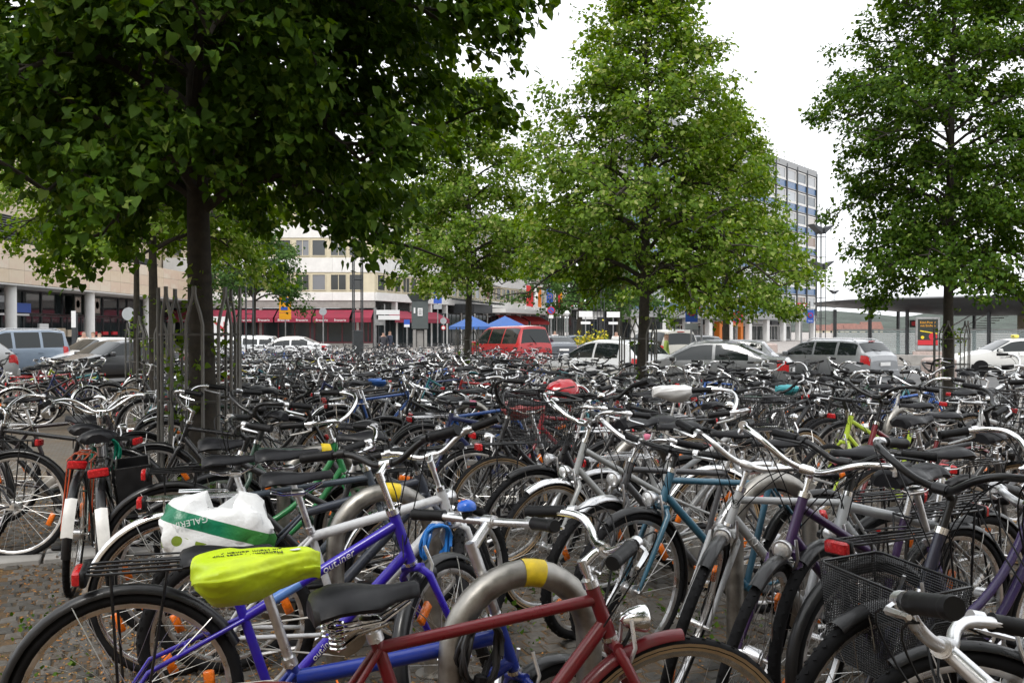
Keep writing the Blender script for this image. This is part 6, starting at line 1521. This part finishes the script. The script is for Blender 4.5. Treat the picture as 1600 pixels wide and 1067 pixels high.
def shopping_bag():
    mt, nt, b = new_mat('bag_print'); tc = N(nt, 'ShaderNodeTexCoord'); sp = N(nt, 'ShaderNodeSeparateXYZ'); nt.links.new(tc.outputs['Object'], sp.inputs[0])
    ad = N(nt, 'ShaderNodeMath'); ad.operation = 'MULTIPLY_ADD'; nt.links.new(sp.outputs['X'], ad.inputs[0]); ad.inputs[1].default_value = .22; nt.links.new(sp.outputs['Z'], ad.inputs[2])
    band = ramp(nt, ad.outputs[0], [(0, (0, 0, 0)), (.135, (1, 1, 1)), (.195, (0, 0, 0))], 'CONSTANT')
    vo = N(nt, 'ShaderNodeTexVoronoi'); vo.inputs['Scale'].default_value = 16; nt.links.new(tc.outputs['Object'], vo.inputs['Vector'])
    blot = ramp(nt, vo.outputs['Distance'], [(0, (1, 1, 1)), (.34, (0, 0, 0))], 'CONSTANT'); low = ramp(nt, ad.outputs[0], [(0, (1, 1, 1)), (.095, (0, 0, 0))], 'CONSTANT')
    ml = N(nt, 'ShaderNodeMix'); ml.data_type = 'RGBA'; ml.blend_type = 'MULTIPLY'; ml.inputs[0].default_value = 1; nt.links.new(blot, ml.inputs[6]); nt.links.new(low, ml.inputs[7])
    m1 = N(nt, 'ShaderNodeMix'); m1.data_type = 'RGBA'; nt.links.new(band, m1.inputs[0]); m1.inputs[6].default_value = (.72, .73, .73, 1)
    gcol = ramp(nt, sp.outputs['X'], [(0, (.0, .16, .075)), (.12, (.05, .24, .05))]); nt.links.new(gcol, m1.inputs[7])
    m2 = N(nt, 'ShaderNodeMix'); m2.data_type = 'RGBA'; nt.links.new(ml.outputs[2], m2.inputs[0]); nt.links.new(m1.outputs[2], m2.inputs[6]); nt.links.new(ramp(nt, vo.outputs['Color'], [(.3, (.19, .27, .03)), (.6, (.0, .13, .10)), (.8, (.25, .32, .04))], 'CONSTANT'), m2.inputs[7])
    nt.links.new(m2.outputs[2], b.inputs['Base Color']); b.inputs['Roughness'].default_value = .35; MATS['bag_print'] = mt
    add_bump(nt, b, noise_fac(nt, 13, 4, .6), .7, .012)
    rg = random.Random(9); m = MB(); K = 44; rows = []
    prof = [(-.02, .30), (.0, .72), (.04, .92), (.08, 1.0), (.12, .99), (.16, .97), (.20, .90), (.235, .80), (.255, .62), (.262, .30)]
    for j, (z, k_) in enumerate(prof):
        row = []
        for k in range(K):
            a = 2 * math.pi * k / K; c, s = math.cos(a), math.sin(a); f = k_ * (.88 + .17 * abs(math.sin(1.5 * a + j * .5)) + .10 * abs(math.sin(4 * a - j * 1.1)) + rg.uniform(-.02, .02))
            row.append((.215 * math.copysign(abs(c) ** .6, c) * f, .12 * math.copysign(abs(s) ** .6, s) * f, z + (.045 * abs(c) ** 3 - .03 * abs(s)) * (j / 9) ** 2 + .012 * math.sin(5 * a + j) + rg.uniform(-.004, .004)))
        rows.append(row)
    m.grid(rows, 'bag_print', close_v=True); m.add(rows[0], [tuple(reversed(range(K)))], 'bag_print'); m.add(rows[-1], [tuple(range(K))], 'bag_print')
    o = link('shopping_bag', m.mesh('shopping_bag', 42)); o.matrix_basis = b_bag.matrix_basis @ Matrix.Translation((-.36, -.17, .50)) @ Matrix.Rotation(R_(6), 4, 'Y'); tag(o, 'white and green plastic shopping bag over the rack of the slate grey bicycle', 'shopping bag')
    tm = text_mb('GALERIA', .036, 'letter_white', .0006); tx = Matrix.Rotation(R_(195), 4, 'Z')
    part('lettering', tm, o, basis(Vector((1, 0, 0)), Vector((0, 0, 1)), Vector((0, -1, 0)), (-.115, -.124, .19)) @ tx, smooth=0)
shopping_bag()
h1 = hero(dict(frame='step', col=BLK, bars='city', barm='c', sh=.93, saddle='city', fend='b', rack='b', steer=14), .06, 6.75, 24, 2, 'black bicycle under the faded red saddle cover', AS)
cover(h1, .945, 'cover_red', 'faded red saddle cover in the middle of the bicycles', scale=.9, x0=-.27)
h2 = hero(dict(frame='diamond', col=(.46, .46, .44), bars='trek', barm='c', sh=1.0, saddle='sport', fend='b', rack='b', steer=-14), 1.33, 7.55, 202, 2, 'grey bicycle with high saddle wrapped in a white bag', AS)
cover(h2, 1.015, 'bag_white', 'white plastic bag wrapped over a saddle right of the plated hoop', 'plastic_bag', .95, x0=-.27)
def helmet():
    Y = 7.1; c = at(878, 617, Y); m = MB(); rows = []
    for j in range(9):
        t = j / 8; zz = .115 * math.sin(t * math.pi / 2); rr = math.cos(t * math.pi / 2) ** .7 if t < 1 else .02
        rows.append([(.145 * rr * math.cos(a), .105 * rr * math.sin(a), zz + .006 * math.sin(6 * a) * rr) for a in [2 * math.pi * k / 24 for k in range(24)]])
    m.grid(rows, 'helmet_red', close_v=True); m.add(rows[0], [tuple(reversed(range(24)))], 'ink')
    o = link('bike_helmet', m.mesh('bike_helmet', 60)); o.location = c; o.rotation_euler = (.3, -.25, .4); tag(o, 'red cycle helmet hung on a handlebar right of the red saddle cover', 'helmet')
    for k in range(5):
        y = (k - 2) * .034; v = MB(); v.tube([(.10 - abs(y) * .3, y, .074), (.05, y * 1.1, .104 - abs(y) * .35), (-.03, y * 1.1, .112 - abs(y) * .35), (-.09, y, .084)], .006, 'ink', 5); part('vent', v, o)
simple('helmet_red', (.42, .01, .02), .3, coat=.5); helmet()
# plated hoop beside the central tree
e = hoop(xat(968, 14.2), 14.2, None, 'hoop stand filled with a dark metal plate before the central tree', 30, .55, 1.0)
m = MB(); m.bbox((0, 0, .40), (.46, .012, .78), 'dark_green_grey', .003); m.lathe([(0, -.007), (.225, -.007), (.225, .007), (0, .007)], 'dark_green_grey', 24, (0, 0, .71), 'y'); part('plate', m, e)
m = MB(); m.lathe([(0, -.002), (.05, -.002), (.05, .0)], 'sign_white', 14, (-.05, -.009, .82), 'y'); part('sticker', m, e)
hoop(xat(945, 14.9), 14.9, None, 'bare steel hoop left of the plated hoop', 30, .55, 1.0)
# coiled cable locks
def lock(X, Y, Z, col, label, r=.055, turns=5):
    m = MB(); m.tube([(r * (1 + .25 * math.sin(k * .31)) * math.cos(k * .42), .012 * math.sin(k * 1.3) + .004 * k / 8, r * 1.5 * math.sin(k * .42)) for k in range(int(turns * 15))], .007, 'lock_' + col, 7)
    m.bbox((0, 0, -r * 1.6), (.03, .03, .075), 'black_plastic', .006); o = part('cable_lock', m); o.location = (X, Y, Z); o.rotation_euler = (0, .2, .5); tag(o, label, 'lock')
simple('lock_black', (.02, .02, .022), .3); simple('lock_blue', (.02, .16, .5), .25); simple('lock_green', (.0, .2, .12), .25)
lock(-.075, 2.50, .62, 'black', 'black coiled cable lock on the large taped hoop'); lock(-.30, 3.78, .62, 'blue', 'blue coiled cable lock on the hoop behind the violet blue bicycle'); lock(-2.52, 5.75, .72, 'green', 'green coiled cable lock above the orange rack', .07)

# ------------------------------------------------------------------ the packed field
PAL = [((.014, .014, .016), 'black', 52), ((.44, .45, .46), 'silver', 15), ((.07, .07, .075), 'dark grey', 13), ((.02, .03, .10), 'navy', 8), ((.015, .05, .03), 'bottle green', 5), ((.16, .014, .02), 'dark red', 6), ((.03, .10, .35), 'blue', 4), ((.02, .17, .20), 'teal', 3), ((.62, .62, .60), 'white', 4), ((.30, .27, .22), 'champagne', 3), ((.36, .02, .02), 'red', 2), ((.07, .03, .14), 'purple', 2), ((.5, .42, .03), 'yellow', 1)]
rb = random.Random(1234)
def pick_col():
    t = rb.uniform(0, sum(p[2] for p in PAL))
    for c, n, w in PAL:
        t -= w
        if t <= 0: return c, n
    return PAL[0][:2]
def rand_spec():
    c, cn = pick_col(); fr = rb.choices(['diamond', 'trapez', 'step', 'wave', 'mtb'], [34, 26, 18, 9, 13])[0]
    sp = dict(frame=fr, col=c, bars=rb.choices(['city', 'trek', 'flat', 'riser', 'swan'], [36, 28, 12, 12, 12])[0], barm=rb.choices('cab', [34, 24, 42])[0], stem=rb.choices(['quill', 'ahead'], [75, 25])[0], stemh=rb.choice([.07, .10, .13, .16]), sh=rb.choice([.86, .90, .94, .97, 1.0]),
              saddle=rb.choices(['sport', 'city', 'sprung'], [45, 35, 20])[0], fend=rb.choices(['b', 'c', 'a', 'p', None], [54, 12, 8, 10, 16])[0], rack=rb.choices(['b', 'c', 'a', None], [54, 12, 8, 26])[0], light=rb.choices(['c', 'b', 'a', None], [34, 20, 22, 24])[0],
              steer=rb.gauss(0, 24), tw=rb.choice([.034, .038, .042]), tan=rb.random() < .16, guard=rb.random() < .3, spin=round(rb.uniform(0, 6.28), 2), lev=rb.choice('aab'), rim=rb.choice('aac'), lightz=rb.choice([.0, .04, .08]), stilt=rb.uniform(-5, 3))
    if fr == 'mtb': sp.update(R=.33, tw=.05, knob=1, bars=rb.choice(['flat', 'riser']), fend=rb.choice([None, 'b']), saddle='sport')
    if rb.random() < .09: sp['basket'] = rb.choice(['front', 'frontwide', 'rearwire', 'rear'])
    if rb.random() < .15: sp['flap'] = 1
    sp['refl'] = rb.random() < .6
    if rb.random() < .3: sp['bell'] = rb.choice(['chrome', 'black_plastic', 'chrome'])
    return sp, cn
COVERS = [('grey', (.25, .26, .27)), ('turquoise', (.05, .30, .34)), ('blue', (.03, .12, .40)), ('white', (.66, .66, .66)), ('yellow', (.55, .42, .03)), ('red', (.40, .02, .03))]
def in_field(X, Y):
    if Y < 2.9: return False
    px = pxof(X, Y)
    if px > 1690: return False
    if Y < 5.3: return px > 1470 and Y > 3.0
    lo = 450 if Y < 7.2 else (405 if Y < 8.4 else (165 if Y < 13.5 else (195 if Y < 22 else 305)))
    hi = float(np.interp(px, [0, 860, 875, 1000, 1090, 1370, 1420, 1440, 1800], [46, 46, 25, 17.6, 17.2, 16.2, 12.5, 13.0, 14.0]))
    if px < lo: return 14.5 < Y < 19.5 and px < 150 and px > -120
    return Y < hi
trees_xy = [(x1, 7.4), (x2, 15.5), (x3, 21.5), (x5, 27.5), (x6, 17.0), (x9, 19.0)]
placed = [(h[0], h[1]) for h in heroes]
cand = []
for r in range(-12, 16):
    for k in range(-22, 136):
        base = HOOP0 + U * (1.87 * r)
        m_ = k * .44 + rb.uniform(-.08, .08); p = base + V * m_ + U * rb.gauss(0, .17)
        Y = p.y
        if Y > 25 and k % 5 > 1: continue
        if 14 < Y <= 25 and k % 5 in (1, 3): continue
        if 10 < Y <= 14 and k % 5 == 2: continue
        if not in_field(p.x, Y): continue
        if any((Vector((p.x - t[0], Y - t[1], 0))).length < .55 for t in trees_xy): continue
        bad = False
        for hx, hy in placed:
            dv = (p.x - hx) * V.x + (Y - hy) * V.y; du = (p.x - hx) * U.x + (Y - hy) * U.y
            if abs(dv) < .24 and abs(du) < 1.1: bad = True; break
        if bad: continue
        cand.append((p.x, Y)); placed.append((p.x, Y))
cand.sort(key=lambda c: c[1])
ORD = ['first', 'second', 'third', 'fourth', 'fifth', 'sixth', 'seventh', 'eighth', 'ninth', 'tenth', 'eleventh', 'twelfth', 'thirteenth', 'fourteenth', 'fifteenth', 'sixteenth', 'seventeenth', 'eighteenth', 'nineteenth', 'twentieth'] + ['twenty-' + w for w in ('first', 'second', 'third', 'fourth', 'fifth', 'sixth', 'seventh', 'eighth', 'ninth')] + ['thirtieth', 'thirty-first', 'thirty-second']
ZONES = [(-999, 'left of the caged tree'), (255, 'behind the caged tree'), (450, 'before the lattice mast'), (610, 'before the clock pillar'), (780, 'before the red van'), (900, 'before the white hatchback'), (1020, 'before the dark silver saloon'), (1195, 'before the silver grey estate car'), (1375, 'before the right tree'), (1500, 'before the white taxi')]
FN = {'diamond': 'diamond frame', 'trapez': 'sloping frame', 'step': 'step-through', 'wave': 'low entry', 'mtb': 'mountain'}
def zone(px): return [z for a, z in ZONES if px >= a][-1]
def feature(sp):
    if sp.get('basket'): return 'with basket'
    if sp['barm'] == 'b': return 'with black bar'
    if sp.get('fend') == 'c': return 'with chrome mudguards'
    if sp.get('rack'): return 'with luggage rack'
    if sp.get('tan'): return 'with cream tyres'
    return 'with bright bar'
cnt = {}
FAR = 15.0
protos = []
for i in range(16):
    sp, _ = rand_spec(); sp['steer'] = rb.gauss(0, 26); sp['barm'] = rb.choice('ccab'); protos.append(merged_bike(sp).mesh('bicycle', 45))
n_near = n_far = 0; rest = []
both = sorted([(h[1], h[0]) for h in heroes] + [(Y, X) for X, Y in cand if Y < FAR])
rank = {}
for Y, X in both:
    z = zone(pxof(X, Y)); k = cnt.get(z, 0); cnt[z] = k + 1; rank[(round(X, 4), round(Y, 4))] = k
far_cnt = {}
for X, Y in cand:
    flip = rb.random() < .5; hd = math.degrees(math.atan2(U.y, U.x)) + (180 if flip else 0) + rb.gauss(0, 4.5); lean = rb.gauss(0, 4.0)
    z = zone(pxof(X, Y))
    if Y < FAR:
        sp, cn = rand_spec(); k = rank[(round(X, 4), round(Y, 4))]
        lab = '%s %s bicycle %s, %s back %s' % (cn, FN[sp['frame']], feature(sp), ORD[min(k, len(ORD) - 1)], z)
        bk_ = make_bike(sp, X, Y, hd, lean, lab, 'bicycles packed on the square', 0 if Y < 6.5 else 1); n_near += 1
        if COVERS and Y > 6.2 and n_near % 15 == 4 and sp['frame'] != 'mtb':
            nm, cc_ = COVERS.pop(0); simple('cover_' + nm + '_cloth', cc_, .5, var=.15, scale=8, bump=.3, bdist=.01)
            ax = -.085 - .30 * (sp['sh'] - .05 - .285) / .954 - .01
            cover(bk_, sp['sh'] + .012, 'cover_' + nm + '_cloth', nm + ' rain cover over the saddle of a bicycle ' + z, scale=.76, x0=ax)
    else:
        c, cn = pick_col(); o = link('bicycle', protos[rb.randrange(16)], color=c); o.matrix_basis = root_mtx((X, Y, gz(Y) + .004), hd, lean)
        kf = far_cnt.get((cn, z), 0); far_cnt[(cn, z)] = kf + 1; tag(o, '%s bicycle, %s of that colour in the distant rows %s' % (cn, ORD[min(kf, len(ORD) - 1)], z), 'bicycle', 'bicycles in the distant rows'); n_far += 1
print('BIKES heroes %d near %d far %d objects %d' % (len(heroes), n_near, n_far, len(bpy.data.objects)))
